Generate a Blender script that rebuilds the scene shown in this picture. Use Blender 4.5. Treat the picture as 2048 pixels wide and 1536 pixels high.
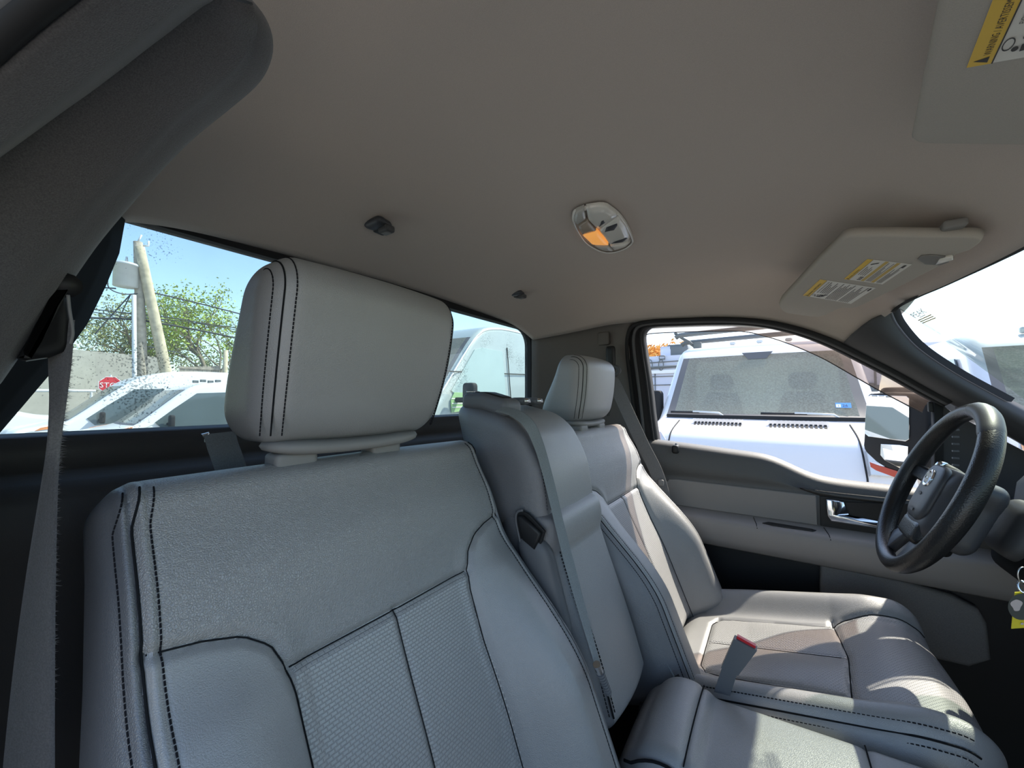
import bpy, bmesh, math, random
import numpy as np
from mathutils import Vector, Matrix
random.seed(7); RNG = np.random.default_rng(7)
for o in list(bpy.data.objects): bpy.data.objects.remove(o, do_unlink=True)
SC = bpy.context.scene; COL = SC.collection

# ------------------------------------------------------------------ camera
# X = towards the truck's bonnet, Y = towards the driver's side, Z = up (ground at 0). 770 px focal length for 2048 px.
F_PX = 770.0; YAW = math.radians(34.5); PITCH = math.atan(32/770); EYE = np.array([0, 0, 1.5])
_f0 = np.array([-math.sin(YAW), math.cos(YAW), 0]); RIGHT = np.array([math.cos(YAW), math.sin(YAW), 0]); _u0 = np.array([0, 0, 1.])
FWD = _f0*math.cos(PITCH)+_u0*math.sin(PITCH); UP = _u0*math.cos(PITCH)-_f0*math.sin(PITCH)
cam = bpy.data.cameras.new('camera'); cam.sensor_width = 36; cam.lens = 36*F_PX/2048; cam.clip_start = .01; cam.clip_end = 500
camo = bpy.data.objects.new('camera', cam); COL.objects.link(camo)
camo.matrix_world = Matrix(((RIGHT[0], UP[0], -FWD[0], EYE[0]), (RIGHT[1], UP[1], -FWD[1], EYE[1]), (RIGHT[2], UP[2], -FWD[2], EYE[2]), (0, 0, 0, 1)))
SC.camera = camo

# ------------------------------------------------------------------ light
SUN_TO = Vector((.42, .76, 1.0)).normalized()
W = bpy.data.worlds.new('sky'); SC.world = W; W.use_nodes = True
nt = W.node_tree; nt.nodes.clear()
sky = nt.nodes.new('ShaderNodeTexSky'); sky.sky_type = 'NISHITA'; sky.sun_disc = False
sky.sun_elevation = math.asin(SUN_TO.z); sky.sun_rotation = math.atan2(SUN_TO.x, SUN_TO.y)
sky.air_density = 1.0; sky.dust_density = 1.0; sky.ozone_density = 1.0
bg = nt.nodes.new('ShaderNodeBackground'); bg.inputs['Strength'].default_value = .45
wo = nt.nodes.new('ShaderNodeOutputWorld')
nt.links.new(sky.outputs[0], bg.inputs[0]); nt.links.new(bg.outputs[0], wo.inputs[0])
sun = bpy.data.lights.new('sun', 'SUN'); sun.energy = 9.5; sun.angle = math.radians(.55); sun.color = (1, .93, .80)
suno = bpy.data.objects.new('sun', sun); COL.objects.link(suno)
suno.rotation_euler = SUN_TO.to_track_quat('Z', 'Y').to_euler()
SC.view_settings.view_transform = 'Standard'; SC.view_settings.look = 'None'
SC.view_settings.gamma = 1; SC.view_settings.use_curve_mapping = False
SC.view_settings.exposure = 0.0

# ------------------------------------------------------------------ helpers
def ray(u, v): return RIGHT*(u-1024)/F_PX + UP*(768-v)/F_PX + FWD
def at(u, v, X=None, Y=None, Z=None, pl=None):
    """a point of the place on the plane X=, Y=, Z= or (normal, d) seen in direction (u, v)"""
    d = ray(u, v)
    if pl is not None: n = np.array(pl[0], float); t = (pl[1]-n@EYE)/(n@d)
    elif X is not None: t = X/d[0]
    elif Y is not None: t = Y/d[1]
    else: t = (Z-EYE[2])/d[2]
    return EYE+d*t
def ats(L, **k): return np.array([at(u, v, **k) for u, v in L])
def sst(a, b, x):
    t = np.clip((np.asarray(x, float)-a)/(b-a), 0, 1); return t*t*(3-2*t)
ORG = {}
def tag(o, label=None, cat=None, group=None, kind=None):
    if label: o['label'] = label
    if cat: o['category'] = cat
    if group: o['group'] = group
    if kind: o['kind'] = kind
    return o
def empty(name, loc, label=None, cat=None, group=None, kind=None):
    o = bpy.data.objects.new(name, None); COL.objects.link(o); o.location = loc; o.empty_display_size = .05
    ORG[o.name] = np.array(loc, float); return tag(o, label, cat, group, kind)
def mk(name, V, Fc, mat, parent=None, smooth=True, uv=None, auto=None):
    V = np.asarray(V, float)
    if parent is not None: org = ORG[parent.name]
    else: org = np.array([(V[:, 0].min()+V[:, 0].max())/2, (V[:, 1].min()+V[:, 1].max())/2, V[:, 2].min()])
    me = bpy.data.meshes.new(name); me.from_pydata((V-org).tolist(), [], [list(map(int, f)) for f in Fc])
    if uv is not None:
        L = me.uv_layers.new(name='UVMap'); idx = np.zeros(len(me.loops), np.int32); me.loops.foreach_get('vertex_index', idx)
        L.data.foreach_set('uv', np.asarray(uv, np.float32)[idx].ravel())
    me.polygons.foreach_set('use_smooth', [smooth]*len(me.polygons))
    me.materials.append(mat); me.update()
    bm = bmesh.new(); bm.from_mesh(me); bmesh.ops.recalc_face_normals(bm, faces=bm.faces); bm.to_mesh(me); bm.free()
    if auto is not None: me.set_sharp_from_angle(angle=math.radians(auto))
    o = bpy.data.objects.new(name, me); COL.objects.link(o)
    if parent is not None: o.parent = parent
    else: o.location = org
    ORG[o.name] = org
    return o
def struct(o, label, cat): return tag(o, label, cat, kind='structure')
class MB:
    """collects simple shapes into one mesh"""
    def __init__(s): s.V = []; s.F = []
    def add(s, V, Fc):
        b = len(s.V); s.V += [tuple(map(float, p)) for p in V]; s.F += [[b+int(i) for i in f] for f in Fc]; return s
    def box(s, c, h, ax=None, bev=0.0):
        ax = np.eye(3) if ax is None else np.array(ax, float); c = np.array(c, float); b = bev
        if b <= 0:
            V = [c+ax[0]*h[0]*x+ax[1]*h[1]*y+ax[2]*h[2]*z for x in (-1, 1) for y in (-1, 1) for z in (-1, 1)]
            return s.add(V, [(0, 1, 3, 2), (4, 6, 7, 5), (0, 4, 5, 1), (2, 3, 7, 6), (0, 2, 6, 4), (1, 5, 7, 3)])
        P, Q = rbox([-h[0], -h[1], -h[2]], h, [b]*3, [6, 6, 6], edge=True)
        return s.add(c+P@ax, Q)
    def tube(s, pts, r, n=8, closed=False, cap=True, flat=None):
        V, Fc = tube_vf(pts, r, n, closed, cap); return s.add(V, Fc)
    def build(s, name, mat, parent=None, smooth=False, auto=None):
        return mk(name, s.V, s.F, mat, parent, smooth, auto=auto)
def tube_vf(pts, r, n=8, closed=False, cap=True):
    pts = np.asarray(pts, float); m = len(pts); r = np.broadcast_to(np.asarray(r, float), (m,))
    T = np.zeros_like(pts)
    for i in range(m):
        a = pts[(i-1) % m] if (closed or i > 0) else pts[i]; b = pts[(i+1) % m] if (closed or i < m-1) else pts[i]
        T[i] = (b-a)/max(np.linalg.norm(b-a), 1e-9)
    ref = np.array([0, 0, 1.]) if abs(T[0][2]) < .9 else np.array([1., 0, 0])
    V = []; N = np.cross(T[0], ref); N /= np.linalg.norm(N)
    for i in range(m):
        N = N-T[i]*(N@T[i]); N /= max(np.linalg.norm(N), 1e-9); B = np.cross(T[i], N)
        for k in range(n):
            a = 2*math.pi*k/n; V.append(pts[i]+r[i]*(math.cos(a)*N+math.sin(a)*B))
    Fc = []
    for i in range(m if closed else m-1):
        j = (i+1) % m
        for k in range(n): Fc.append((i*n+k, i*n+(k+1) % n, j*n+(k+1) % n, j*n+k))
    if cap and not closed: Fc += [tuple(range(n)), tuple(range((m-1)*n, m*n))]
    return np.array(V), Fc
def grid_faces(nu, nv, closed_u=False):
    return [(i*nv+j, ((i+1) % nu)*nv+j, ((i+1) % nu)*nv+j+1, i*nv+j+1) for i in range(nu if closed_u else nu-1) for j in range(nv-1)]
def loft(rows, closed=False):
    """rows: list of equal-length point lists -> V, F"""
    R = np.array(rows, float); nu, nv = R.shape[:2]
    return R.reshape(-1, 3), grid_faces(nu, nv)
def spline(P, n, closed=False):
    """Catmull-Rom through P, n samples"""
    P = np.asarray(P, float); m = len(P)
    seg = m if closed else m-1; T = np.linspace(0, seg, n, endpoint=not closed); out = []
    for t in T:
        i = min(int(t), seg-1); f = t-i
        g = (lambda k: P[k % m]) if closed else (lambda k: P[min(max(k, 0), m-1)])
        a, b, c, d = g(i-1), g(i), g(i+1), g(i+2)
        out.append(.5*((2*b)+(-a+c)*f+(2*a-5*b+4*c-d)*f*f+(-a+3*b-3*c+d)*f**3))
    return np.array(out)
def resample(P, n):
    P = np.asarray(P, float); d = np.r_[0, np.cumsum(np.linalg.norm(np.diff(P, axis=0), axis=1))]
    t = np.linspace(0, d[-1], n); return np.stack([np.interp(t, d, P[:, k]) for k in range(P.shape[1])], 1)
def slab(outline, nrm, th, bev=0.0):
    """a solid plate: outline (3-D points, planar-ish), thickness th along nrm, rounded rim of width bev on the nrm side"""
    P = np.asarray(outline, float); m = len(P); nrm = np.asarray(nrm, float); nrm = nrm/np.linalg.norm(nrm); c = P.mean(0)
    rings = [P]
    if bev > 0:
        ins = np.zeros_like(P)
        for i in range(m):
            t = P[(i+1) % m]-P[i-1]; t /= max(np.linalg.norm(t), 1e-9); k = np.cross(nrm, t)
            if k@(c-P[i]) < 0: k = -k
            ins[i] = k
        for a in (0, 30, 60, 90):
            a = math.radians(a); rings.append(P+nrm*(th-bev+bev*math.sin(a))+ins*bev*(1-math.cos(a)))
    else: rings.append(P+nrm*th)
    V = np.concatenate(rings); k = len(rings)
    Fc = [(i*m+j, i*m+(j+1) % m, (i+1)*m+(j+1) % m, (i+1)*m+j) for i in range(k-1) for j in range(m)]
    Fc += [tuple(range(m))[::-1], tuple(range((k-1)*m, k*m))]
    return V, Fc
def rbox(lo, hi, r, cnt, edge=False):
    """rounded box as a welded grid; r per axis, cnt per axis"""
    lo = np.array(lo, float); hi = np.array(hi, float); r = np.array(r, float)
    ax = []
    for k in range(3):
        if edge:
            e = r[k]/(hi[k]-lo[k]); ax.append(np.unique(np.r_[0, e*np.array([.25, .55, .8, 1]), 1-e*np.array([.25, .55, .8, 1]), 1])*(hi[k]-lo[k])+lo[k])
        else: ax.append(np.linspace(lo[k], hi[k], cnt[k]+1))
    V = []; Fc = []; b = 0
    for k in range(3):
        i, j = [(1, 2), (0, 2), (0, 1)][k]
        for e in (lo[k], hi[k]):
            A, B = np.meshgrid(ax[i], ax[j], indexing='ij'); p = np.zeros(A.shape+(3,)); p[..., i] = A; p[..., j] = B; p[..., k] = e
            V.append(p.reshape(-1, 3)); Fc.append(np.array(grid_faces(len(ax[i]), len(ax[j])))+b); b += p.shape[0]*p.shape[1]
    V = np.concatenate(V); Fc = np.concatenate(Fc)
    inn = np.clip(V, lo+r, hi-r); q = (V-inn)/r; L = np.linalg.norm(q, axis=1, keepdims=True); L[L < 1e-9] = 1
    V = inn+r*q/L
    key, first, inv = np.unique(np.round(V, 6), axis=0, return_index=True, return_inverse=True)
    return V[first], inv.reshape(-1)[Fc]
def split_build(V, Fc, reg, spec, parent, uv=None):
    """one mesh per region; spec: region -> (name, material)"""
    Fc = np.asarray(Fc); out = {}
    for r, (name, mat) in spec.items():
        f = Fc[reg == r]
        if len(f) == 0: continue
        used, inv = np.unique(f, return_inverse=True)
        out[r] = mk(name, V[used], inv.reshape(f.shape), mat, parent, True, uv=None if uv is None else uv[used])
    return out
def text_vf(s, size=1.0):
    cu = bpy.data.curves.new('t', 'FONT'); cu.body = s; cu.size = size; cu.resolution_u = 2
    o = bpy.data.objects.new('t', cu); COL.objects.link(o)
    me = bpy.data.meshes.new_from_object(o.evaluated_get(bpy.context.evaluated_depsgraph_get()))
    V = np.array([v.co[:] for v in me.vertices]) if len(me.vertices) else np.zeros((0, 3)); Fc = [tuple(p.vertices) for p in me.polygons]
    bpy.data.objects.remove(o); bpy.data.curves.remove(cu); bpy.data.meshes.remove(me)
    return V, Fc

# ------------------------------------------------------------------ materials
def new_mat(name):
    m = bpy.data.materials.new(name); m.use_nodes = True; nt = m.node_tree
    return m, nt, nt.nodes['Principled BSDF']
def N(nt, t, **k):
    n = nt.nodes.new(t)
    for a, b in k.items(): setattr(n, a, b)
    return n
def pmat(name, col, rough=.5, spec=.5, metal=0, bump=None, mottle=None, sheen=0, coat=0, uvw='Object'):
    """bump: (kind, scale, strength, distance); mottle: (scale, amount)"""
    m, nt, p = new_mat(name); L = nt.links.new
    p.inputs['Base Color'].default_value = (*col, 1); p.inputs['Roughness'].default_value = rough
    p.inputs['Specular IOR Level'].default_value = spec; p.inputs['Metallic'].default_value = metal
    p.inputs['Sheen Weight'].default_value = sheen; p.inputs['Coat Weight'].default_value = coat
    tc = N(nt, 'ShaderNodeTexCoord')
    if mottle:
        no = N(nt, 'ShaderNodeTexNoise'); no.inputs['Scale'].default_value = mottle[0]; no.inputs['Detail'].default_value = 5
        L(tc.outputs['Object'], no.inputs['Vector'])
        mr = N(nt, 'ShaderNodeMapRange'); mr.inputs['To Min'].default_value = 1-mottle[1]; mr.inputs['To Max'].default_value = 1+mottle[1]
        mr.inputs['From Min'].default_value = .3; mr.inputs['From Max'].default_value = .7
        L(no.outputs['Fac'], mr.inputs['Value'])
        mx = N(nt, 'ShaderNodeVectorMath', operation='SCALE'); mx.inputs[0].default_value = col
        L(mr.outputs[0], mx.inputs['Scale']); L(mx.outputs[0], p.inputs['Base Color'])
    if bump:
        kind, sc, st, di = bump
        if kind == 'noise': t = N(nt, 'ShaderNodeTexNoise'); t.inputs['Detail'].default_value = 3; out = t.outputs['Fac']
        elif kind == 'voronoi': t = N(nt, 'ShaderNodeTexVoronoi'); out = t.outputs['Distance']
        else: t = N(nt, 'ShaderNodeTexWave'); out = t.outputs['Fac']
        t.inputs['Scale'].default_value = sc; L(tc.outputs[uvw], t.inputs['Vector'])
        b = N(nt, 'ShaderNodeBump'); b.inputs['Strength'].default_value = st; b.inputs['Distance'].default_value = di
        L(out, b.inputs['Height']); L(b.outputs[0], p.inputs['Normal'])
    return m
def leather(name, col, scale=330, st=.35):
    m, nt, p = new_mat(name); L = nt.links.new
    p.inputs['Roughness'].default_value = .40; p.inputs['Specular IOR Level'].default_value = 1.0
    tc = N(nt, 'ShaderNodeTexCoord')
    v = N(nt, 'ShaderNodeTexVoronoi', feature='DISTANCE_TO_EDGE'); v.inputs['Scale'].default_value = scale
    n2 = N(nt, 'ShaderNodeTexNoise'); n2.inputs['Scale'].default_value = scale*.35; n2.inputs['Detail'].default_value = 4
    nd = N(nt, 'ShaderNodeMixRGB'); nd.inputs[0].default_value = .004
    L(tc.outputs['Object'], n2.inputs['Vector']); L(tc.outputs['Object'], nd.inputs[1]); L(n2.outputs['Color'], nd.inputs[2]); L(nd.outputs[0], v.inputs['Vector'])
    mr = N(nt, 'ShaderNodeMapRange'); mr.inputs['From Max'].default_value = .25; L(v.outputs['Distance'], mr.inputs['Value'])
    ad = N(nt, 'ShaderNodeMath', operation='ADD'); L(mr.outputs[0], ad.inputs[0]); L(n2.outputs['Fac'], ad.inputs[1])
    b = N(nt, 'ShaderNodeBump'); b.inputs['Strength'].default_value = st; b.inputs['Distance'].default_value = .0012
    L(ad.outputs[0], b.inputs['Height']); L(b.outputs[0], p.inputs['Normal'])
    n3 = N(nt, 'ShaderNodeTexNoise'); n3.inputs['Scale'].default_value = 9; n3.inputs['Detail'].default_value = 4; L(tc.outputs['Object'], n3.inputs['Vector'])
    cr = N(nt, 'ShaderNodeMapRange'); cr.inputs['To Min'].default_value = .9; cr.inputs['To Max'].default_value = 1.1; L(n3.outputs['Fac'], cr.inputs['Value'])
    sc = N(nt, 'ShaderNodeVectorMath', operation='SCALE'); sc.inputs[0].default_value = col; L(cr.outputs[0], sc.inputs['Scale']); L(sc.outputs[0], p.inputs['Base Color'])
    return m
def woven(name, col):
    """leather insert with an embossed basket pattern, in metres of the seat's own surface (UV)"""
    m, nt, p = new_mat(name); L = nt.links.new
    p.inputs['Roughness'].default_value = .42; p.inputs['Specular IOR Level'].default_value = 1.0
    tc = N(nt, 'ShaderNodeTexCoord'); mp = N(nt, 'ShaderNodeMapping'); mp.inputs['Scale'].default_value = (1, 1, 1); L(tc.outputs['UV'], mp.inputs[0])
    br = N(nt, 'ShaderNodeTexBrick'); br.inputs['Scale'].default_value = 1; br.inputs['Brick Width'].default_value = .0064; br.inputs['Row Height'].default_value = .0042
    br.inputs['Mortar Size'].default_value = .0008; br.inputs['Mortar Smooth'].default_value = .8; br.inputs['Color1'].default_value = (1, 1, 1, 1); br.inputs['Color2'].default_value = (.9, .9, .9, 1)
    br.inputs['Mortar'].default_value = (0, 0, 0, 1); L(mp.outputs[0], br.inputs['Vector'])
    b = N(nt, 'ShaderNodeBump'); b.inputs['Strength'].default_value = .55; b.inputs['Distance'].default_value = .0016
    L(br.outputs['Color'], b.inputs['Height']); L(b.outputs[0], p.inputs['Normal'])
    mx = N(nt, 'ShaderNodeMixRGB'); mx.inputs[1].default_value = (col[0]*.85, col[1]*.85, col[2]*.85, 1); mx.inputs[2].default_value = (*col, 1)
    L(br.outputs['Color'], mx.inputs[0]); L(mx.outputs[0], p.inputs['Base Color'])
    return m
def glass(name, tint=(.85, .95, .93), dust=.05, dust_col=(.75, .8, .78), speck=0.0, refl=.08, nsc=14, amp=1.0):
    """thin pane: lets light through, a weak mirror, and a film of dirt"""
    m = bpy.data.materials.new(name); m.use_nodes = True; nt = m.node_tree; nt.nodes.clear(); L = nt.links.new
    out = N(nt, 'ShaderNodeOutputMaterial'); tr = N(nt, 'ShaderNodeBsdfTransparent'); tr.inputs[0].default_value = (*tint, 1)
    gl = N(nt, 'ShaderNodeBsdfGlossy'); gl.inputs['Roughness'].default_value = .02
    fr = N(nt, 'ShaderNodeLayerWeight'); fr.inputs[0].default_value = .5
    pw = N(nt, 'ShaderNodeMath', operation='POWER'); pw.inputs[1].default_value = 5; L(fr.outputs['Facing'], pw.inputs[0])
    mu = N(nt, 'ShaderNodeMath', operation='MULTIPLY_ADD'); mu.inputs[1].default_value = .85; mu.inputs[2].default_value = refl*.5; L(pw.outputs[0], mu.inputs[0])
    m1 = N(nt, 'ShaderNodeMixShader'); L(mu.outputs[0], m1.inputs[0]); L(tr.outputs[0], m1.inputs[1]); L(gl.outputs[0], m1.inputs[2])
    df = N(nt, 'ShaderNodeBsdfDiffuse'); df.inputs[0].default_value = (*dust_col, 1); tl = N(nt, 'ShaderNodeBsdfTranslucent'); tl.inputs[0].default_value = (*dust_col, 1)
    dm = N(nt, 'ShaderNodeMixShader'); dm.inputs[0].default_value = .5; L(df.outputs[0], dm.inputs[1]); L(tl.outputs[0], dm.inputs[2])
    tc = N(nt, 'ShaderNodeTexCoord'); no = N(nt, 'ShaderNodeTexNoise'); no.inputs['Scale'].default_value = nsc; no.inputs['Detail'].default_value = 8; L(tc.outputs['Object'], no.inputs['Vector'])
    mr = N(nt, 'ShaderNodeMapRange'); mr.inputs['From Min'].default_value = .35; mr.inputs['From Max'].default_value = .75; mr.inputs['To Min'].default_value = dust*(1-.5*amp); mr.inputs['To Max'].default_value = dust*(1+.6*amp)
    L(no.outputs['Fac'], mr.inputs['Value']); m2 = N(nt, 'ShaderNodeMixShader'); L(mr.outputs[0], m2.inputs[0]); L(m1.outputs[0], m2.inputs[1]); L(dm.outputs[0], m2.inputs[2])
    last = m2
    if speck > 0:
        vo = N(nt, 'ShaderNodeTexNoise'); vo.inputs['Scale'].default_value = 330; vo.inputs['Detail'].default_value = 3; L(tc.outputs['Object'], vo.inputs['Vector'])
        n4 = N(nt, 'ShaderNodeTexNoise'); n4.inputs['Scale'].default_value = 6; L(tc.outputs['Object'], n4.inputs['Vector'])
        ml = N(nt, 'ShaderNodeMath', operation='MULTIPLY'); L(vo.outputs['Fac'], ml.inputs[0]); L(n4.outputs['Fac'], ml.inputs[1])
        r2 = N(nt, 'ShaderNodeMapRange'); r2.inputs['From Min'].default_value = .375; r2.inputs['From Max'].default_value = .43; r2.inputs['To Max'].default_value = speck; L(ml.outputs[0], r2.inputs['Value'])
        d2 = N(nt, 'ShaderNodeBsdfDiffuse'); d2.inputs[0].default_value = (.16, .2, .22, 1)
        m3 = N(nt, 'ShaderNodeMixShader'); L(r2.outputs[0], m3.inputs[0]); L(m2.outputs[0], m3.inputs[1]); L(d2.outputs[0], m3.inputs[2]); last = m3
    L(last.outputs[0], out.inputs[0]); return m
def emis(name, col, st, base=None):
    m, nt, p = new_mat(name); p.inputs['Base Color'].default_value = (*(base or col), 1)
    p.inputs['Emission Color'].default_value = (*col, 1); p.inputs['Emission Strength'].default_value = st; p.inputs['Roughness'].default_value = .25
    return m
M = {}
LCOL = (.25, .25, .25)
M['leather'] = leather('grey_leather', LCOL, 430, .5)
M['leather_shade'] = leather('shaded_side_leather', (.125, .128, .138), 520, .25)  # seat leather darkened: the shade on the seat sides is put into the colour
M['leather_fine'] = leather('fine_grey_leather', LCOL, 520, .22)
M['woven'] = woven('embossed_grey_leather', (.29, .29, .29))
M['seam'] = pmat('dark_seam', (.012, .013, .015), .95, .1)
M['thread'] = pmat('black_thread', (.012, .012, .015), .95, .1)
M['sill'] = pmat('grained_charcoal_plastic', (.062, .06, .058), .62, 1.0, bump=('noise', 500, .5, .001))
M['headliner'] = pmat('headliner_cloth', (.53, .455, .395), 1, .1, bump=('noise', 900, .25, .001), mottle=(1400, .08), sheen=.15)
M['visor'] = pmat('visor_cloth', (.46, .42, .365), 1, .1, bump=('noise', 900, .2, .001), mottle=(1400, .06))
M['fuzzy'] = pmat('dark_flocked_trim', (.105, .10, .102), .95, .15, bump=('noise', 1100, .5, .001), mottle=(900, .25), sheen=.35)
M['trim'] = pmat('charcoal_plastic', (.05, .05, .053), .55, .4, bump=('noise', 700, .3, .0006))
M['trim_grey'] = pmat('dark_grey_plastic', (.085, .085, .088), .6, .35, bump=('noise', 700, .3, .0006))
M['pillar_grey'] = pmat('warm_charcoal_plastic', (.14, .125, .112), .7, .3, bump=('noise', 700, .25, .0006), mottle=(500, .06))
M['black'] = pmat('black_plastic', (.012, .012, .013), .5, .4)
M['matte'] = pmat('matte_black_plastic', (.02, .02, .02), .95, .08)
M['rubber'] = pmat('black_rubber', (.018, .018, .019), .75, .3)
M['carpet'] = pmat('black_carpet', (.012, .012, .013), 1, .1, bump=('noise', 400, .6, .003))
M['belt'] = pmat('grey_webbing', (.165, .16, .16), .9, .15, bump=('noise', 900, .5, .0008), mottle=(600, .2), sheen=.3)
M['belt_dark'] = pmat('slate_webbing', (.20, .215, .22), .9, .15, bump=('noise', 900, .4, .0008), mottle=(600, .12))
M['buckle'] = pmat('slate_plastic', (.12, .125, .135), .5, .4)
M['red'] = pmat('red_plastic', (.6, .02, .03), .4)
M['chrome'] = pmat('chrome', (.82, .83, .85), .12, .5, metal=1)
M['satin'] = pmat('satin_metal', (.7, .7, .68), .3, .5, metal=1)
M['white_label'] = pmat('white_label_paper', (.72, .69, .62), .6)
M['yellow_label'] = pmat('yellow_label_ink', (.78, .50, .06), .6)
M['amber_ink'] = pmat('amber_label_ink', (.55, .38, .10), .6)
M['ink'] = pmat('black_ink', (.05, .045, .04), .7)
M['wheel_black'] = pmat('worn_black_leather', (.014, .014, .015), .36, .5, bump=('voronoi', 420, .3, .001))
M['wheel_grey'] = pmat('soft_charcoal_plastic', (.055, .057, .065), .45, .45, bump=('noise', 800, .25, .0006))
M['door_insert'] = pmat('grey_door_vinyl', (.27, .25, .235), .6, .3, bump=('noise', 800, .2, .0006))
M['door_arm'] = pmat('slate_door_vinyl', (.29, .265, .25), .55, .35, bump=('noise', 800, .2, .0006))
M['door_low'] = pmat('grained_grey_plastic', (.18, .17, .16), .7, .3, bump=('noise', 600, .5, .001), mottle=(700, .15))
M['lamp_clear'] = pmat('clear_lamp_plastic', (.80, .77, .70), .12, .6, coat=.5)
M['lamp_amber'] = emis('lit_amber_lens', (1, .42, .10), .55, (.8, .4, .12))
M['mirror'] = pmat('mirror_glass', (.92, .92, .92), .015, .5, metal=1)
M['white_paint'] = pmat('white_car_paint', (.80, .80, .79), .3, .5, coat=.4)
M['van_paint'] = pmat('white_van_paint', (.68, .67, .68), .3, .5, coat=.4)
M['grey_paint'] = pmat('pale_grey_van_paint', (.42, .47, .45), .35, .5, coat=.3)
M['car_glass'] = pmat('dark_car_glass', (.09, .115, .12), .06, .6)
M['frit'] = pmat('black_glass_border', (.14, .13, .125), .5, .4)
M['tire'] = pmat('tyre_rubber', (.02, .02, .02), .85)
M['lens'] = pmat('headlight_lens', (.55, .57, .58), .08, .6, coat=.6)
M['amber'] = pmat('amber_lens', (.75, .27, .08), .15, .6)
M['tail'] = pmat('red_lens', (.45, .06, .035), .2, .6)
M['g_rear'] = glass('rear_glass', (.58, .68, .68), .07, (.72, .84, .82), .6)
M['g_wind'] = glass('windshield_glass', (.61, .69, .63), .05, (.7, .78, .74))
M['g_door'] = glass('door_glass', (.97, .97, .96), .0)
M['g_smoke'] = glass('smoked_acrylic', (.55, .45, .39), .12, (.34, .25, .2))
M['g_van'] = glass('dusty_van_windshield', (.85, .9, .84), .36, (.98, .93, .76), 0, nsc=70, amp=.45)
M['asphalt'] = pmat('asphalt', (.30, .275, .24), .9, .2, bump=('noise', 60, .5, .01), mottle=(30, .2))
M['grass'] = pmat('grass_bank', (.20, .27, .09), 1, .1, bump=('noise', 12, 1, .15), mottle=(6, .45))
M['concrete'] = pmat('concrete', (.42, .40, .35), .9, .2, mottle=(3, .08))
M['wood_pole'] = pmat('weathered_pole', (.38, .34, .28), .9, .2, bump=('noise', 20, .6, .02), mottle=(5, .25))
M['wood_new'] = pmat('pale_wood', (.50, .44, .32), .9, .2, mottle=(5, .2))
M['steel'] = pmat('pale_steel', (.60, .62, .63), .45, .5, mottle=(4, .05))
M['wire'] = pmat('wire_black', (.04, .045, .05), .7)
M['leaf'] = pmat('spring_leaves', (.33, .42, .10), .8, .2, mottle=(2, .3))
M['leaf_dull'] = pmat('budding_twigs', (.30, .33, .17), .85, .2, mottle=(2, .3))
M['leaf_orange'] = pmat('rusty_leaves', (.70, .36, .10), .85, .2, mottle=(8, .4))
M['bark'] = pmat('bark', (.22, .19, .14), .95)
M['sign_red'] = pmat('sign_red', (.62, .04, .05), .5)
M['sign_white'] = pmat('sign_white', (.85, .84, .82), .5)
M['lav_panel'] = pmat('pale_lilac_panel', (.62, .63, .72), .5, .3)
M['blue_ink'] = pmat('blue_sticker', (.10, .32, .72), .5)
M['tag_yellow'] = pmat('yellow_tag', (.75, .62, .03), .4)
M['tag_dark'] = pmat('dark_tag_print', (.05, .06, .055), .4)
M['tag_pale'] = pmat('pale_tag_print', (.55, .47, .44), .4)
M['rack'] = pmat('grey_rack_metal', (.14, .15, .15), .5, .4)
# ================================================================== the cab (setting)
YC = .735
SIDE = ((0, 1, .2), 1.875)            # inner plane of the driver's door window, leaning inboard at the top
WIN_PX = [(1318, 905), (1308, 840), (1300, 770), (1290, 705), (1286, 672), (1293, 658), (1312, 653), (1360, 651), (1430, 649), (1490, 650), (1545, 657), (1600, 671), (1655, 692), (1710, 719), (1780, 755), (1830, 783), (1884, 812)]
OUT_PX = [(1268, 905), (1266, 840), (1258, 770), (1251, 705), (1254, 670), (1266, 651), (1300, 643), (1360, 640), (1430, 638), (1492, 640), (1550, 647), (1607, 661), (1662, 681), (1720, 708), (1792, 744), (1842, 772), (1900, 803)]
WIN3 = ats(WIN_PX, pl=SIDE); OUT3 = ats(OUT_PX, pl=((0, 1, .2), 1.858))
# ---- ceiling (headliner): a Coons patch between four edges, domed
def coons(C0, C1, D0, D1, bulge, n, m, e=4):
    """C0/C1: curves over v at u=0/1 (m pts); D0/D1: curves over u at v=0/1 (n pts)"""
    C0, C1 = resample(C0, m), resample(C1, m); D0, D1 = resample(D0, n), resample(D1, n)
    u = np.linspace(0, 1, n)[:, None, None]; v = np.linspace(0, 1, m)[None, :, None]
    P = (1-u)*C0[None]+u*C1[None]+(1-v)*D0[:, None]+v*D1[:, None]
    P -= (1-u)*(1-v)*C0[0]+(1-u)*v*C0[-1]+u*(1-v)*C1[0]+u*v*C1[-1]
    uu = u[..., 0]; fu = np.where(uu < .5, 1-np.abs(2*uu-1)**e, 1-np.clip((uu-.5)/.5, 0, 1)**1.7); b = fu*(1-np.abs(2*v[..., 0]-1)**e)
    P[..., 2] += bulge*b
    return P
QW = ((-.098, .428, 0), .6894)
drv = np.vstack([at(1066, 680, X=-.86), at(1110, 672, pl=QW), at(1165, 661, pl=QW), at(1225, 649, pl=QW), OUT3[6:13], at(1688, 690, pl=((0, 1, .2), 1.856))])
drv = spline(drv, 40); mir = lambda P: np.asarray(P)*np.array([1, -1, 1])+np.array([0, 2*YC, 0])
pas = mir(drv)
rear = np.vstack([mir(drv[:1]), [[-.865, .22, 1.803], [-.872, .5, 1.815], [-.875, YC, 1.818], [-.872, .97, 1.815], [-.865, 1.25, 1.803]], drv[:1]])
hc = at(1783, 625, Y=1.405)
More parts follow.
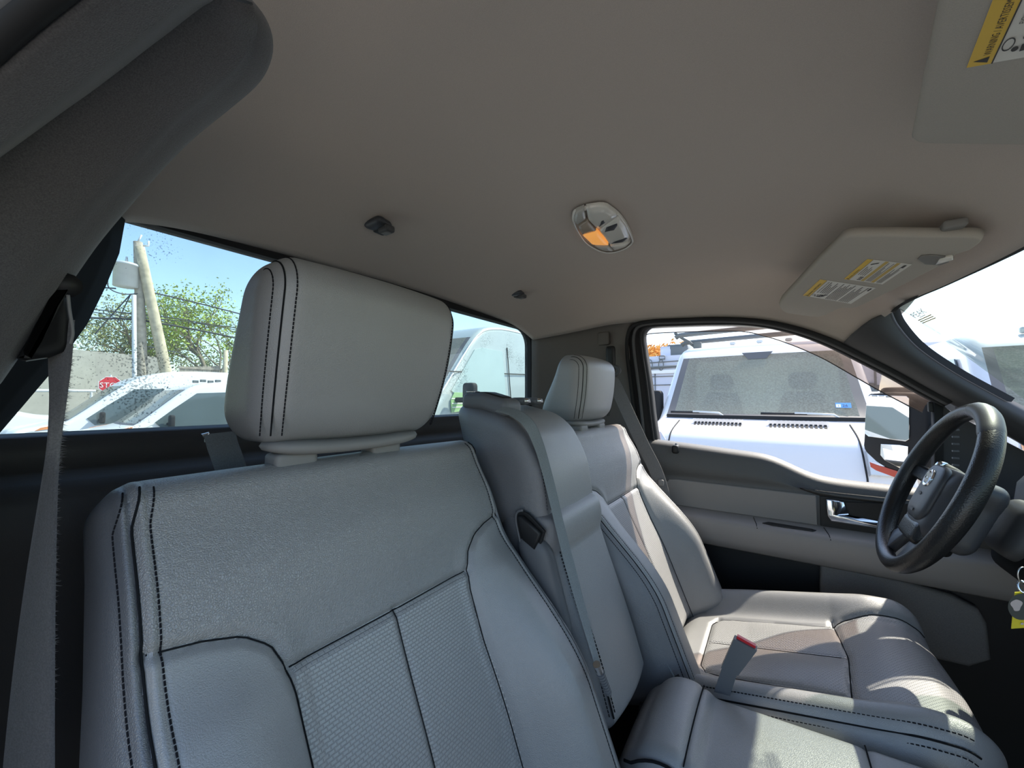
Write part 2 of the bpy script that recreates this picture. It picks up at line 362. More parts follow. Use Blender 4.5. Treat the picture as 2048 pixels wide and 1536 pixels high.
frd = np.vstack([[.335, YC, 1.748], [.332, .95, 1.745], at(1900, 566, Z=1.738), at(1830, 596, Z=1.730), hc, drv[-1:]])
front = np.vstack([mir(frd)[::-1], frd[1:]])
HL = coons(spline(rear, 60), spline(front, 80), pas, drv, .066, 60, 70)
ceil = mk('ceiling', HL.reshape(-1, 3), grid_faces(60, 70), M['headliner'])
sm = ceil.modifiers.new('thick', 'SOLIDIFY'); sm.thickness = .006; sm.offset = 1
struct(ceil, 'warm grey cloth headliner curving over the whole cab', 'ceiling')
def ceil_z(x, y):
    d = (HL[..., 0]-x)**2+(HL[..., 1]-y)**2; i = np.argsort(d.ravel())[:4]; w = 1/(d.ravel()[i]+1e-6); return float((HL[..., 2].ravel()[i]*w).sum()/w.sum())
RP = HL.copy(); c = np.array([-.25, YC]); RP[..., :2] = c+(RP[..., :2]-c)*1.075; RP[..., 2] += .045-.06*np.clip((np.abs(HL[..., 1]-YC)-.45)/.3, 0, 1)**2
# rolls down outside the frames
roofp = mk('trim_1', RP.reshape(-1, 3), grid_faces(60, 70), M['white_paint'])
sm = roofp.modifiers.new('thick', 'SOLIDIFY'); sm.thickness = .004
struct(roofp, 'white painted outer roof skin above the headliner', 'roof')

# ---- driver's door frame, seals and quarter trim
def strip_rows(rows, n=70): return [spline(r, n) for r in rows]
inn = WIN3+np.array([0, -.012, 0]); outb = WIN3+np.array([0, .05, .004])
V, Fc = loft(strip_rows([outb, WIN3, inn*.55+OUT3*.45+np.array([0, -.004, 0]), OUT3, OUT3+np.array([-.0, .07, .02])]))
df = mk('trim_2', V, Fc, M['rubber'])
sm = df.modifiers.new('thick', 'SOLIDIFY'); sm.thickness = .003
struct(df, 'black frame around the driver door window opening', 'window frame')
for k, (a, r, nm) in enumerate(((.12, .005, 'inner'), (.5, .006, 'mid'), (.86, .007, 'outer'))):
    pts = spline(WIN3*(1-a)+OUT3*a+np.array([0, -.014, 0]), 90)
    V, Fc = tube_vf(pts, r, 8); mk('door_seal', V, Fc, M['rubber'] if k != 1 else M['trim_grey'], df)
zrow = [1.765, 1.74, 1.70, 1.62, 1.54, 1.45, 1.35, 1.2, 1.0, .8, .56]
rows = []
rearside = OUT3[:6]
for z in zrow:
    xo = np.interp(z, rearside[:, 2], rearside[:, 0]) if z > rearside[0, 2] else rearside[0, 0]+.02*(rearside[0, 2]-z)
    if z > 1.75: xo = -.47
    yo = (1.858-.2*max(z, 1.3)); L = np.array([-.868, 1.412, z if z < 1.75 else 1.757]); R_ = np.array([xo+.03, yo+.012, z])
    t = np.linspace(0, 1, 16)[:, None]; row = L*(1-t)+R_*t
    row[:, 1] += .05*np.sin(t[:, 0]*math.pi)**.8*(1 if z < 1.7 else .4) - .02*sst(.75, .95, t[:, 0])*(1-sst(.93, 1., t[:, 0]))
    if z > 1.73: row[:, 2] = np.interp(row[:, 0], drv[:, 0], drv[:, 2])-(1.765-z)+.004
    rows.append(row)
rows = [rows[0]+np.array([0, .03, .05])]+rows
V, Fc = loft(rows); wl = mk('wall_driver_side', V, Fc, M['pillar_grey']); sm = wl.modifiers.new('thick', 'SOLIDIFY'); sm.thickness = .02; sm.offset = -1
struct(wl, 'dark grey quarter trim panel behind the driver seat belt', 'wall')
p = at(1207, 677, Y=1.50); V, Fc = slab([p+np.array([x*.024, 0, z*.026])+np.array([0, .012, 0]) for x, z in ((-1, -.8), (-.8, -1), (.8, -1), (1, -.8), (1, .8), (.8, 1), (-.8, 1), (-1, .8))], (0, -1, 0), .016, .004)
mk('square_cover', V, Fc, M['pillar_grey'], wl)

# ---- passenger quarter trim (near) with its dark edge beside the rear window
yw = [(1.79, .135), (1.735, .13), (1.68, .117), (1.62, .10), (1.56, .075), (1.5, .045), (1.45, .02), (1.3, .0), (.9, -.02), (.56, -.02)]
rows = []
for z, y in yw:
    L = np.array([-.862, y, z]); R_ = np.array([-.53, y-.075+(.03 if z < 1.5 else 0), z]); t = np.linspace(0, 1, 10)[:, None]; row = L*(1-t)+R_*t; row[:, 1] -= .03*np.sin(t[:, 0]*math.pi)
    rows.append(row)
V, Fc = loft(rows); wp = mk('wall_passenger_side', V, Fc, M['matte']); sm = wp.modifiers.new('thick', 'SOLIDIFY'); sm.thickness = .015
struct(wp, 'charcoal quarter trim panel behind the passenger belt guide', 'wall')
for z in (1.735, 1.66):
    y = np.interp(z, [1.45, 1.5, 1.56, 1.62, 1.68, 1.735], [.02, .045, .075, .10, .117, .13])
    mk('panel_joint', *tube_vf([[-.86, y+.003, z], [-.83, y-.008, z+.004]], .0015, 6), M['black'], wp)

# ---- rear wall, rear window
def rrect(y0, y1, z0, z1, r, x, n=10):
    P = []
    for (cy, cz, a0) in ((y1-r, z1-r, 0), (y0+r, z1-r, 90), (y0+r, z0+r, 180), (y1-r, z0+r, 270)):
        for k in range(n+1):
            a = math.radians(a0+90*k/n); P.append((x, cy+r*math.cos(a), cz+r*math.sin(a)))
    return np.array(P)
gin = rrect(-.03, 1.413, 1.452, 1.800, .07, -.873); gmid = rrect(-.038, 1.421, 1.444, 1.808, .075, -.868); gout = rrect(-.12, 1.62, 1.34, 1.90, .02, -.866)
V = np.vstack([gin, gin+np.array([-.03, 0, 0]), gout, gmid]); k = len(gin)
Fc = [(a*k+i, a*k+(i+1) % k, b*k+(i+1) % k, b*k+i) for a, b in ((1, 0), (0, 3), (3, 2)) for i in range(k)]
w1 = empty('window_1', (-.88, YC, 1.45)); struct(w1, 'dusty rear window of the cab with rain specks', 'window')
mk('window_frame', V, Fc, M['rubber'], w1, smooth=False)
yy = np.linspace(-.06, 1.45, 20); zz = np.linspace(1.43, 1.83, 8)
V = np.array([(-.89-.0*abs(y-YC), y, z) for y in yy for z in zz]); mk('window_pane', V, grid_faces(20, 8), M['g_rear'], w1)
rows = []
for z, x in ((1.452, -.872), (1.447, -.86), (1.425, -.852), (1.40, -.85), (1.39, -.80), (1.365, -.782), (1.30, -.785), (1.0, -.79), (.56, -.80)):
    rows.append([(x, y, z) for y in np.linspace(-.05, 1.60, 24)])
V, Fc = loft(rows); bw = mk('wall_back', V, Fc, M['trim']); sm = bw.modifiers.new('thick', 'SOLIDIFY'); sm.thickness = .02
struct(bw, 'charcoal rear cab panel below the rear window', 'wall')

# ---- floor
V, Fc = loft([[(x, y, .56) for y in (-.06, .4, .8, 1.2, 1.64)] for x in (-.9, -.4, .1, .6, 1.1)])
fl = mk('floor', V, Fc, M['carpet']); sm = fl.modifiers.new('thick', 'SOLIDIFY'); sm.thickness = .03; struct(fl, 'black carpeted cab floor', 'floor')
V, Fc = loft([[(1.1, y, z) for y in (-.06, .7, 1.64)] for z in (.55, 1.0, 1.32)]); fw = mk('wall_front', V, Fc, M['carpet']); struct(fw, 'black firewall under the dashboard', 'wall')

# ---- passenger B pillar trim (near, top left)
def pxc(L): return np.array([at(u, v, X=x) for u, v, x in L])
E_ = np.vstack([pxc([(500, -5, -.325), (531, 35, -.337), (546, 80, -.350), (541, 125, -.366), (515, 170, -.39), (455, 222, -.42), (390, 275, -.45), (330, 335, -.475), (270, 402, -.497), (200, 485, -.512), (140, 570, -.522), (70, 670, -.527), (0, 770, -.53), (-80, 885, -.535)]), [(-.545, -.02, 1.25), (-.55, -.03, 1.0)]])
S_ = np.vstack([pxc([(452, -10, -.318), (436, 8, -.325), (420, 20, -.332), (395, 40, -.342), (350, 75, -.356), (300, 113, -.372), (250, 152, -.388), (200, 190, -.402), (140, 233, -.416), (70, 285, -.432), (0, 337, -.445), (-70, 392, -.456), (-140, 450, -.466), (-220, 520, -.475)]), [(-.49, -.05, 1.25), (-.5, -.05, 1.0)]])
O_ = np.vstack([pxc([(240, -80, -.285), (215, -58, -.293), (190, -36, -.30), (160, -10, -.308), (130, 14, -.316), (100, 38, -.324), (70, 63, -.332), (35, 93, -.342), (0, 124, -.352), (-40, 160, -.362), (-85, 202, -.374), (-130, 246, -.384), (-180, 296, -.394), (-240, 360, -.404)]), [(-.42, -.06, 1.25), (-.43, -.06, 1.0)]])
tp = empty('trim_3', (-.5, -.02, 1.0)); struct(tp, 'dark flocked pillar trim beside the open passenger door', 'pillar trim')
n = 60; E3, S3, O3 = spline(E_, n), spline(S_, n), spline(O_, n)
inward = np.array([.12, .25, -.06])
mid = S3*.5+E3*.5; dirn = E3-S3; L_ = np.linalg.norm(dirn, axis=1, keepdims=True); dirn /= L_
ed = E3+dirn*.004
back = np.array([-.25, -.9, .1]); back /= np.linalg.norm(back)
rec = E3-EYE; rec /= np.linalg.norm(rec, axis=1, keepdims=True)
rows = [S3+np.array([-.004, -.006, 0]), S3+dirn*.004, mid+np.array([.008, .006, -.004]), E3-dirn*.026-rec*.002, E3-dirn*.017+rec*.000, E3-dirn*.009+rec*.004, E3-dirn*.003+rec*.010, E3+rec*.020, E3-dirn*.004+rec*.030, E3-dirn*.02+rec*.034]
V, Fc = loft(rows); mk('pillar_panel', V, Fc, M['fuzzy'], tp)
ro_ = O3-EYE; ro_ /= np.linalg.norm(ro_, axis=1, keepdims=True)
rows = [S3+np.array([-.004, -.007, 0]), S3-dirn*.004+np.array([0, -.001, 0]), S3*.5+O3*.5+np.array([.004, .006, -.004]), O3*.72+S3*.28-ro_*.004, O3*.86+S3*.14-ro_*.001, O3*.95+S3*.05+ro_*.005, O3+ro_*.014, O3+ro_*.03]
V, Fc = loft(rows); mk('pillar_edge_panel', V, Fc, M['fuzzy'], tp)
OPX = [(240, -80, -.285), (160, -10, -.308), (100, 38, -.324), (0, 124, -.352), (-85, 202, -.374), (-180, 296, -.394), (-240, 360, -.404)]
mk('door_seal', *tube_vf(spline(pxc([(u-24, v-34, x-.004) for u, v, x in OPX]), 50), .0075, 10), M['rubber'], tp)
mk('seal_lip', *tube_vf(spline(pxc([(u-46, v-62, x-.002) for u, v, x in OPX]), 50), .0055, 10), M['trim_grey'], tp)

# ---- A pillar trim on the driver's side
AU = [(1776, 622), (1790, 652), (1830, 697), (1900, 745), (1975, 787), (2048, 826)]
AL = [(1684, 690), (1740, 718), (1800, 747), (1860, 780), (1925, 815), (2000, 858)]
au = np.array([at(u, v, Y=y) for (u, v), y in zip(AU, np.linspace(1.425, 1.515, 6))]); al = ats(AL, pl=((0, 1, .2), 1.856))
au = np.vstack([au, au[-1]+(au[-1]-au[-2])*2.2]); al = np.vstack([al, al[-1]+(al[-1]-al[-2])*2.2])
au, al = spline(au, 40), spline(al, 40); inb = np.array([-.35, -.85, .1])
rows = [al+np.array([0, .04, .005]), al+np.array([0, .002, 0]), al*.9+au*.1+inb*.012, al*.7+au*.3+inb*.026, al*.45+au*.55+inb*.032, al*.27+au*.73+inb*.028, al*.16+au*.84+inb*.016, al*.02+au*.98+inb*.002, au+np.array([.012, .012, .006])]
ap = empty('trim_4', al[-1]); struct(ap, 'charcoal windshield pillar trim on the driver side', 'pillar trim')
V, Fc = loft(rows); o = mk('pillar_panel', V, Fc, M['trim'], ap); sm = o.modifiers.new('t', 'SOLIDIFY'); sm.thickness = .004; sm.offset = 1
# passenger twin (outside the frame, closes the cab)
V2 = mir(V); o = mk('pillar_panel', V2, Fc, M['trim'], ap)
# ---- windshield
w2 = empty('window_2', (.6, YC, 1.25)); struct(w2, 'dusty windshield ahead of the steering wheel', 'window')
ue = au+np.array([.013, .0, .004])
topc = spline(np.vstack([[.345, YC, 1.756], [.342, .95, 1.752], at(1900, 562, Z=1.744), at(1840, 588, Z=1.736), at(1802, 607, Z=1.729), at(1787, 620, Z=1.720), ue[0]]), 30)
G = []
for j in range(30):
    tt = j/29; a = topc[j]; b = np.array([.93-.22*tt**2, YC+(1.50-YC)*tt, 1.24])
    rowp = [a*(1-k/24)+b*(k/24)+np.array([.03, 0, .02])*math.sin(math.pi*k/24)*(1-tt) for k in range(25)]
    G.append(rowp)
G = np.array(G); Gm = mir(G)[::-1]; GG = np.vstack([Gm[:-1], G])
mk('window_pane', GG.reshape(-1, 3)+np.array([.006, 0, .006]), grid_faces(GG.shape[0], 25), M['g_wind'], w2)
edge = np.vstack([topc, ue[1:30]])
mk('window_border', *loft([edge+np.array([-.006, -.004, -.004]), edge+np.array([.002, -.001, -.006]), edge*1+np.array([.010, .004, .004])+0*edge]), M['rubber'], w2)
mk('window_border', *loft([mir(edge)+np.array([-.006, .004, -.004]), mir(edge)+np.array([.010, -.004, .004])]), M['rubber'], w2)
# cover between header and A pillar
# ---- dashboard
db = empty('dashboard', (.6, YC, 1.0), 'black dashboard running under the windshield', 'dashboard')
prof = [(.95, 1.235), (.75, 1.268), (.58, 1.285), (.50, 1.275), (.465, 1.25), (.455, 1.20), (.47, 1.12), (.50, 1.0), (.56, .88), (.70, .80)]
rows = []
for y in np.linspace(-.04, 1.57, 60):
    hood = float(sst(.86, .98, y)*(1-sst(1.32, 1.42, y))); row = []
    for (x, z) in prof:
        k = max(0, 1-abs(x-.52)/.22); row.append((x-.05*hood*k, y, z+.095*hood*k-(.03*k if y > 1.45 else 0)))
    rows.append(row)
V, Fc = loft(rows); mk('dash_body', V, Fc, M['trim'], db)
mb = MB()
for k in range(8):
    c = at(1889, 845+k*14, Y=1.50); mb.box(c+np.array([.02, 0, 0]), (.006, .004, .002), bev=0)
mb.build('defrost_vent', M['trim_grey'], db)
V, Fc = slab(ats([(1872, 800), (1893, 812), (1893, 955), (1872, 952)], pl=((0, 1, .2), 1.8635)), (0, -1, -.2), .02, .004); 

# ================================================================== driver's door
d1 = empty('door_1', (.0, 1.5, .6)); struct(d1, 'dark driver door with grey inserts, chrome handle and raised glass opening', 'door')
bx = [-0.4664, -0.424, -0.265, -0.106, -0.0424, 0.0, 0.0318, 0.0636, 0.106, 0.1696, 0.2756, 0.424, 0.6572]; bz = [1.3431, 1.341, 1.3293, 1.3156, 1.3113, 1.3028, 1.2838, 1.2615, 1.2488, 1.2435, 1.2414, 1.235, 1.2244]
XS = np.linspace(-.466, .657, 70); B = np.array([np.interp(x, bx, bz) for x in XS]); B = np.convolve(np.pad(B, 3, 'edge'), np.ones(7)/7, 'valid')
sec = lambda x, b: [(x, 1.6695, b-.012), (x, 1.6377, b-.001), (x, 1.6271, b+.002), (x, 1.5985, b+.001), (x, 1.5815, b-.004), (x, 1.5709, b-.014), (x, 1.5646, b-.03), (x, 1.5582, b-.05-.2*(b-1.235)), (x, 1.554, 1.2244-(1.32-max(b, 1.2477))*.12), (x, 1.5624, 1.2159-(1.32-max(b, 1.2477))*.12), (x, 1.5582, 1.2053), (x, 1.5624, 1.1396), (x, 1.5624, 1.076)]
V, Fc = loft([sec(x, b) for x, b in zip(XS, B)]); mk('upper_panel', V, Fc, M['sill'], d1)
V, Fc = slab([(x, 1.5624, z) for x, z in ((-0.3604, 1.1057), (-0.3657, 1.1396), (-0.3604, 1.182), (-0.3445, 1.199), (-0.318, 1.2021), (0.0933, 1.199), (0.0954, 1.1926), (0.0954, 1.1057))], (0, -1, 0), .010, .004); mk('vinyl_insert', V, Fc, M['door_insert'], d1, smooth=False)
asec = lambda x: [(x, 1.5646, 1.1067), (x, 1.5423, 1.1046), (x, 1.4893, 1.0983), (x, 1.4776, 1.0919), (x, 1.4734, 1.0813), (x, 1.4755, 1.0336), (x, 1.4893, 1.0071), (x, 1.5158, 0.9954), (x, 1.5529, 0.9912)]
V, Fc = loft([asec(x) for x in np.linspace(-.466, .583, 30)]); arm = mk('armrest', V, Fc, M['door_arm'], d1)
V, Fc = slab([(x, y, 1.0998) for x, y in ((-.048, 1.503), (-.021, 1.494), (.08, 1.497), (.09, 1.51), (.08, 1.52), (-.032, 1.526))], (0, 0, 1), .003, .001); mk('switch_recess', V, Fc, M['black'], arm, smooth=False)
mk('armrest_joint', *tube_vf([(-0.074, 1.5423, 1.1057), (-0.064, 1.4893, 1.0988), (-0.0615, 1.4755, 1.0887)], .0012, 6), M['black'], arm)
mk('armrest_joint', *tube_vf([(0.111, 1.5423, 1.1057), (0.1187, 1.4893, 1.0988), (0.1208, 1.4755, 1.0887)], .0012, 6), M['black'], arm)
lsec = lambda x: [(x, 1.5624, 1.0018), (x, 1.5603, 0.917), (x, 1.5582, 0.758), (x, 1.5582, 0.5036)]
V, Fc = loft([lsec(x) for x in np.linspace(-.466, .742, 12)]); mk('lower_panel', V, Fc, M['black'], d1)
pk = at(1640, 1138, Y=1.43); pl_ = [(1640, 1128), (1700, 1135), (1800, 1158), (1900, 1187), (1955, 1215), (1972, 1245), (1980, 1316), (1935, 1330), (1640, 1260)]
V, Fc = slab(ats(pl_, Y=1.537)+np.array([0, .02, 0]), (0, -1, 0), .035, .012); mk('map_pocket', V, Fc, M['door_low'], d1)
V, Fc = slab([(x, 1.5624, z) for x, z in ((0.1039, 1.1025), (0.1039, 1.199), (0.318, 1.1968), (0.318, 1.1025))], (0, -1, 0), .006, .003); bz_ = mk('handle_bezel', V, Fc, M['black'], d1, smooth=False)
Yh = 1.550; hp = [(1652, 998), (1654, 1030), (1662, 1042), (1755, 1056), (1850, 1070), (1850, 1058), (1755, 1044), (1697, 1032), (1690, 1022), (1688, 1002)]
V, Fc = slab(ats(hp, Y=Yh)+np.array([0, .006, 0]), (0, -1, 0), .014, .004); mk('handle', V, Fc, M['chrome'], d1)
V, Fc = slab(ats([(1690, 1004), (1700, 1030), (1760, 1042), (1850, 1054), (1850, 1010)], Y=Yh+.003), (0, -1, 0), .003); mk('handle_cup', V, Fc, M['black'], bz_, smooth=False)
lk = at(1353, 898, Y=1.58); mk('lock_knob_socket', *rbox([lk[0]-.012, lk[1]-.03, lk[2]-.015], [lk[0]+.012, lk[1]+.01, lk[2]+.017], [.008, .008, .008], [6, 6, 6]), M['black'], d1)
mb = MB(); mb.tube([lk+np.array([0, -.005, .008]), lk+np.array([0, -.005, .022])], .004); mb.build('lock_knob', M['chrome'], d1)
# door glass lowered edge, division post, mirror triangle
Wp = np.vstack([WIN3[1:], at(1884, 950, pl=SIDE)[None], at(1600, 935, pl=SIDE)[None], at(1320, 885, pl=SIDE)[None]])
V, Fc = slab(ats([(1867, 797), (1886, 806), (1886, 962), (1867, 960)], pl=SIDE)+np.array([0, .02, 0]), (0, -1, -.2), .03, .004); mk('division_post', V, Fc, M['rubber'], d1)
V, Fc = slab(ats([(1884, 806), (1905, 820), (2010, 878), (2140, 945), (2140, 1060), (1884, 962)], pl=SIDE)+np.array([0, .03, 0]), (0, -1, -.2), .02, .003); mk('mirror_triangle', V, Fc, M['trim'], d1, smooth=False)
mb = MB(); mb.box(at(1864, 814, pl=SIDE)+np.array([0, .01, 0]), (.006, .008, .014), bev=.003); mb.build('glass_run_clip', M['black'], d1)
# smoked rain visor along the top of the opening, fixed outside
vt = [(1286, 665), (1300, 655), (1360, 650), (1430, 648), (1490, 649), (1545, 656), (1600, 670), (1655, 691), (1710, 718), (1780, 754), (1862, 800)]
vb = [(1289, 668), (1300, 665), (1360, 662), (1430, 660), (1488, 661), (1540, 673), (1590, 690), (1645, 714), (1695, 742), (1765, 782), (1850, 826)]
PV = ((0, 1, .2), 1.932); a, b = spline(ats(vt, pl=PV), 50), spline(ats(vb, pl=PV)+np.array([0, .03, 0]), 50)
V, Fc = loft([a, a*.5+b*.5+np.array([0, .012, .002]), b]); o = mk('window_visor', V, Fc, M['g_smoke'], d1)
mk('window_visor_edge', *tube_vf(b, .0018, 6), M['black'], d1)

# ================================================================== the rest of the truck outside the cab
tb = empty('pickup_body', (-1.0, YC, .5), 'white pickup hood and bed around the cab', 'truck'); tb['kind'] = 'structure'
def plate_box(name, lo, hi, r, mat): V, Fc = rbox(lo, hi, [r]*3, [8, 8, 6]); mk(name, V, Fc, mat, tb)
for y0, y1 in ((-.16, -.08), (1.60, 1.68)): plate_box('bed_side', [-2.95, y0, .55], [-.97, y1, 1.27], .03, M['white_paint'])
plate_box('bed_floor', [-2.95, -.10, .70], [-.97, 1.62, .76], .02, M['black']); plate_box('tailgate', [-3.0, -.12, .6], [-2.94, 1.64, 1.27], .02, M['white_paint']); plate_box('bed_front', [-1.0, -.12, .6], [-.955, 1.64, 1.28], .02, M['black'])
plate_box('hood', [1.02, -.05, 1.02], [2.15, 1.57, 1.16], .06, M['white_paint'])
for y0, y1 in ((-.22, -.1), (1.60, 1.70)): plate_box('fender', [.98, y0, .55], [2.2, y1, 1.1], .05, M['white_paint'])
plate_box('door_skin', [-.47, 1.672, .5], [.98, 1.70, 1.215], .01, M['white_paint']); plate_box('cab_corner', [-.95, 1.60, .5], [-.47, 1.64, 1.75], .01, M['white_paint'])
# ================================================================== seats
TA = math.atan(.40); SN = np.array([math.cos(TA), 0, math.sin(TA)]); SS = np.array([-math.sin(TA), 0, math.cos(TA)]); SY = np.array([0, 1., 0])
SIDE_SEAM = np.array([(.131, -.62), (.129, -.30), (.133, -.225), (.139, -.197), (.150, -.172), (.173, -.153), (.2036, -.143), (.241, -.136)])
def polydist(y, s, P):
    d = np.full(y.shape, 9.)
    for a, b in zip(P[:-1], P[1:]):
        ab = b-a; t = np.clip(((y-a[0])*ab[0]+(s-a[1])*ab[1])/(ab@ab), 0, 1); d = np.minimum(d, np.hypot(y-a[0]-t*ab[0], s-a[1]-t*ab[1]))
    return d
INS_TOP = np.array([(-.134, -.200), (0, -.201), (.134, -.200)]); MID = np.array([(0, -.2), (0, -.62)])
def gro(d, w=.0055, dep=.0060): return -dep*np.exp(-(d/w)**2)
def back_add(y, s):
    a = np.abs(y)
    bol = .088*sst(.118, .20, a)*sst(-.12, -.42, s)*(1-.35*sst(.24, .30, a))
    puff = .014*np.clip(1-((a-.19)/.075)**2, 0, 1)*sst(-.14, -.22, s)
    crown = .010*(1-(y/.26)**2)*sst(-.2, -.05, s)+.010*sst(-.02, -.10, s)*(1-sst(-.12, -.20, s))
    lum = .012*sst(-.2, -.42, s)*(1-sst(.12, .2, a))
    g = gro(polydist(a, s, SIDE_SEAM))*1.0+gro(polydist(y, s, INS_TOP))+gro(polydist(y, s, MID), .004, .004)
    dd = np.abs(a-.2435); g = g+gro(dd, .0030, .004)+.0022*np.exp(-((dd-.006)/.0035)**2)+gro(np.abs(dd-.0112), .0025, .0014)
    return bol+puff+crown+lum+g
HWF = lambda s: np.interp(s, [-.62, -.35, -.15, -.06, .03], [.276, .276, .265, .262, .262])
R_B = np.array([.030, .034, .045])
def back_point(p0, y, s, lift=0.0):
    """front surface of a backrest at (y, s)"""
    hw = HWF(s); yy = y*.265/hw
    dy = max(0, abs(yy)-(.265-R_B[0]))/R_B[0]; ds = max(0, s-(.021-R_B[1]))/R_B[1]
    n = -R_B[2]*(1-math.sqrt(max(0, 1-min(1, dy*dy+ds*ds))))
    n += float(back_add(np.array([y]), np.array([s]))[0])+lift
    return p0+SY*y+SS*s+SN*n
def surf_line(p0, P, n, lift=0.0, f=back_point):
    P = resample(P, n); return np.array([f(p0, y, s, lift) for y, s in P])
def stitches(mb, pts, step=.0062, r=.0009, duty=.68):
    d = np.r_[0, np.cumsum(np.linalg.norm(np.diff(pts, axis=0), axis=1))]; t = 0
    while t+step < d[-1]:
        a = np.array([np.interp(t, d, pts[:, k]) for k in range(3)]); b = np.array([np.interp(t+step*duty, d, pts[:, k]) for k in range(3)])
        mb.tube([a, b], r, 5); t += step
class Seams:
    def __init__(s): s.L = []
    def tube(s, pts, r, n=6): s.L.append((pts, r, n)); return s
    def build(s, name, mat, parent):
        for p, r, n in s.L: mk(name, *tube_vf(p, r, n), mat, parent)
def headrest(seat, c, zs=1.0, ys=1.0, lean=.052):
    """c: bottom centre of the front face"""
    V, Fc = rbox([-.148, 0, -.135], [.148, .205, 0], [.034, .044, .042], [66, 48, 30])
    def dfm(y, h, n):
        k = 1-.52*sst(.03, .205, h); n2 = np.where(n < -.04, -.04*1+(n+.04)*k, n)
        n2 = n2-.014*(y/.145)**2+lean*(h/.205)+.008*np.sin(np.clip(h/.205, 0, 1)*math.pi)
        y2 = y*(1+.02*np.sin(np.clip(h/.2, 0, 1)*math.pi)-.06*(1-h/.205)**2)
        return y2*ys, h*zs, n2
    def P3(y, h, n):
        y2, h2, n2 = dfm(np.asarray(y, float), np.asarray(h, float), np.asarray(n, float)); return np.stack([c[0]+n2, c[1]+y2, c[2]+h2], -1)
    fc = V[Fc].mean(1); reg = np.where(fc[:, 0] < -.1335, 1, np.where(fc[:, 0] > .1335, 2, 0))
    W_ = P3(V[:, 0], V[:, 1], V[:, 2])
    root = mk('headrest', *(lambda u: (W_[u[0]], u[1].reshape(-1, 4)))(np.unique(Fc[reg == 0], return_inverse=True)), M['leather_fine'], seat)
    for r in (1, 2):
        u, inv = np.unique(Fc[reg == r], return_inverse=True); mk('side_panel', W_[u], inv.reshape(-1, 4), M['leather_fine'], root)
    mb = MB(); sb = Seams()
    def line(y, lift):
        out = []
        for a in np.linspace(0, 1, 70):   # up the front, over the top, down the back, on the rounded box itself
            if a < .5:
                h = .012+(.205-.044-.012)*a/.5; q = (0, 0, 1); b0 = np.array([0, h, -.042])
            else:
                th = (a-.5)/.5*math.pi/2*1.5; b0 = np.array([0, .161, -.042]); q = (0, math.sin(th), math.cos(th))
            dy = np.clip((abs(y)-.114)/.034, 0, .999); k = math.sqrt(1-dy*dy)
            out.append((y, b0[1]+.044*k*q[1], b0[2]+.042*k*q[2]+lift))
        o = np.array(out); return P3(o[:, 0], o[:, 1], o[:, 2])
    for sg in (-1, 1):
        sb.tube(line(sg*.1335, .0006), .0010, 6)
        for dy in (-.0095, .0075): stitches(mb, line(sg*(.1335+dy), .0006), .0046, .0008, .8)
    sb.build('seam', M['seam'], root); o = mb.build('stitching', M['thread'], root); o['kind'] = 'stuff'
    V, Fc = rbox([-.115, -.014, -.075], [.115, .006, -.004], [.05, .008, .03], [30, 4, 14])
    V[:, 1] += -.006*(1-(V[:, 0]/.115)**2)
    mk('bottom_cover', np.stack([c[0]+V[:, 2]-.006, c[1]+V[:, 0]-.005, c[2]+V[:, 1]*1.0+.002], -1), Fc, M['trim_pale'], seat)
    for sy in (-.09, .045):
        mk('post', *tube_vf([(c[0]-.045, c[1]+sy, c[2]+.01), (c[0]-.06, c[1]+sy, c[2]-.09)], .006, 10), M['trim_pale'], seat)
M['trim_pale'] = pmat('pale_grey_plastic', (.21, .205, .2), .6, .3)
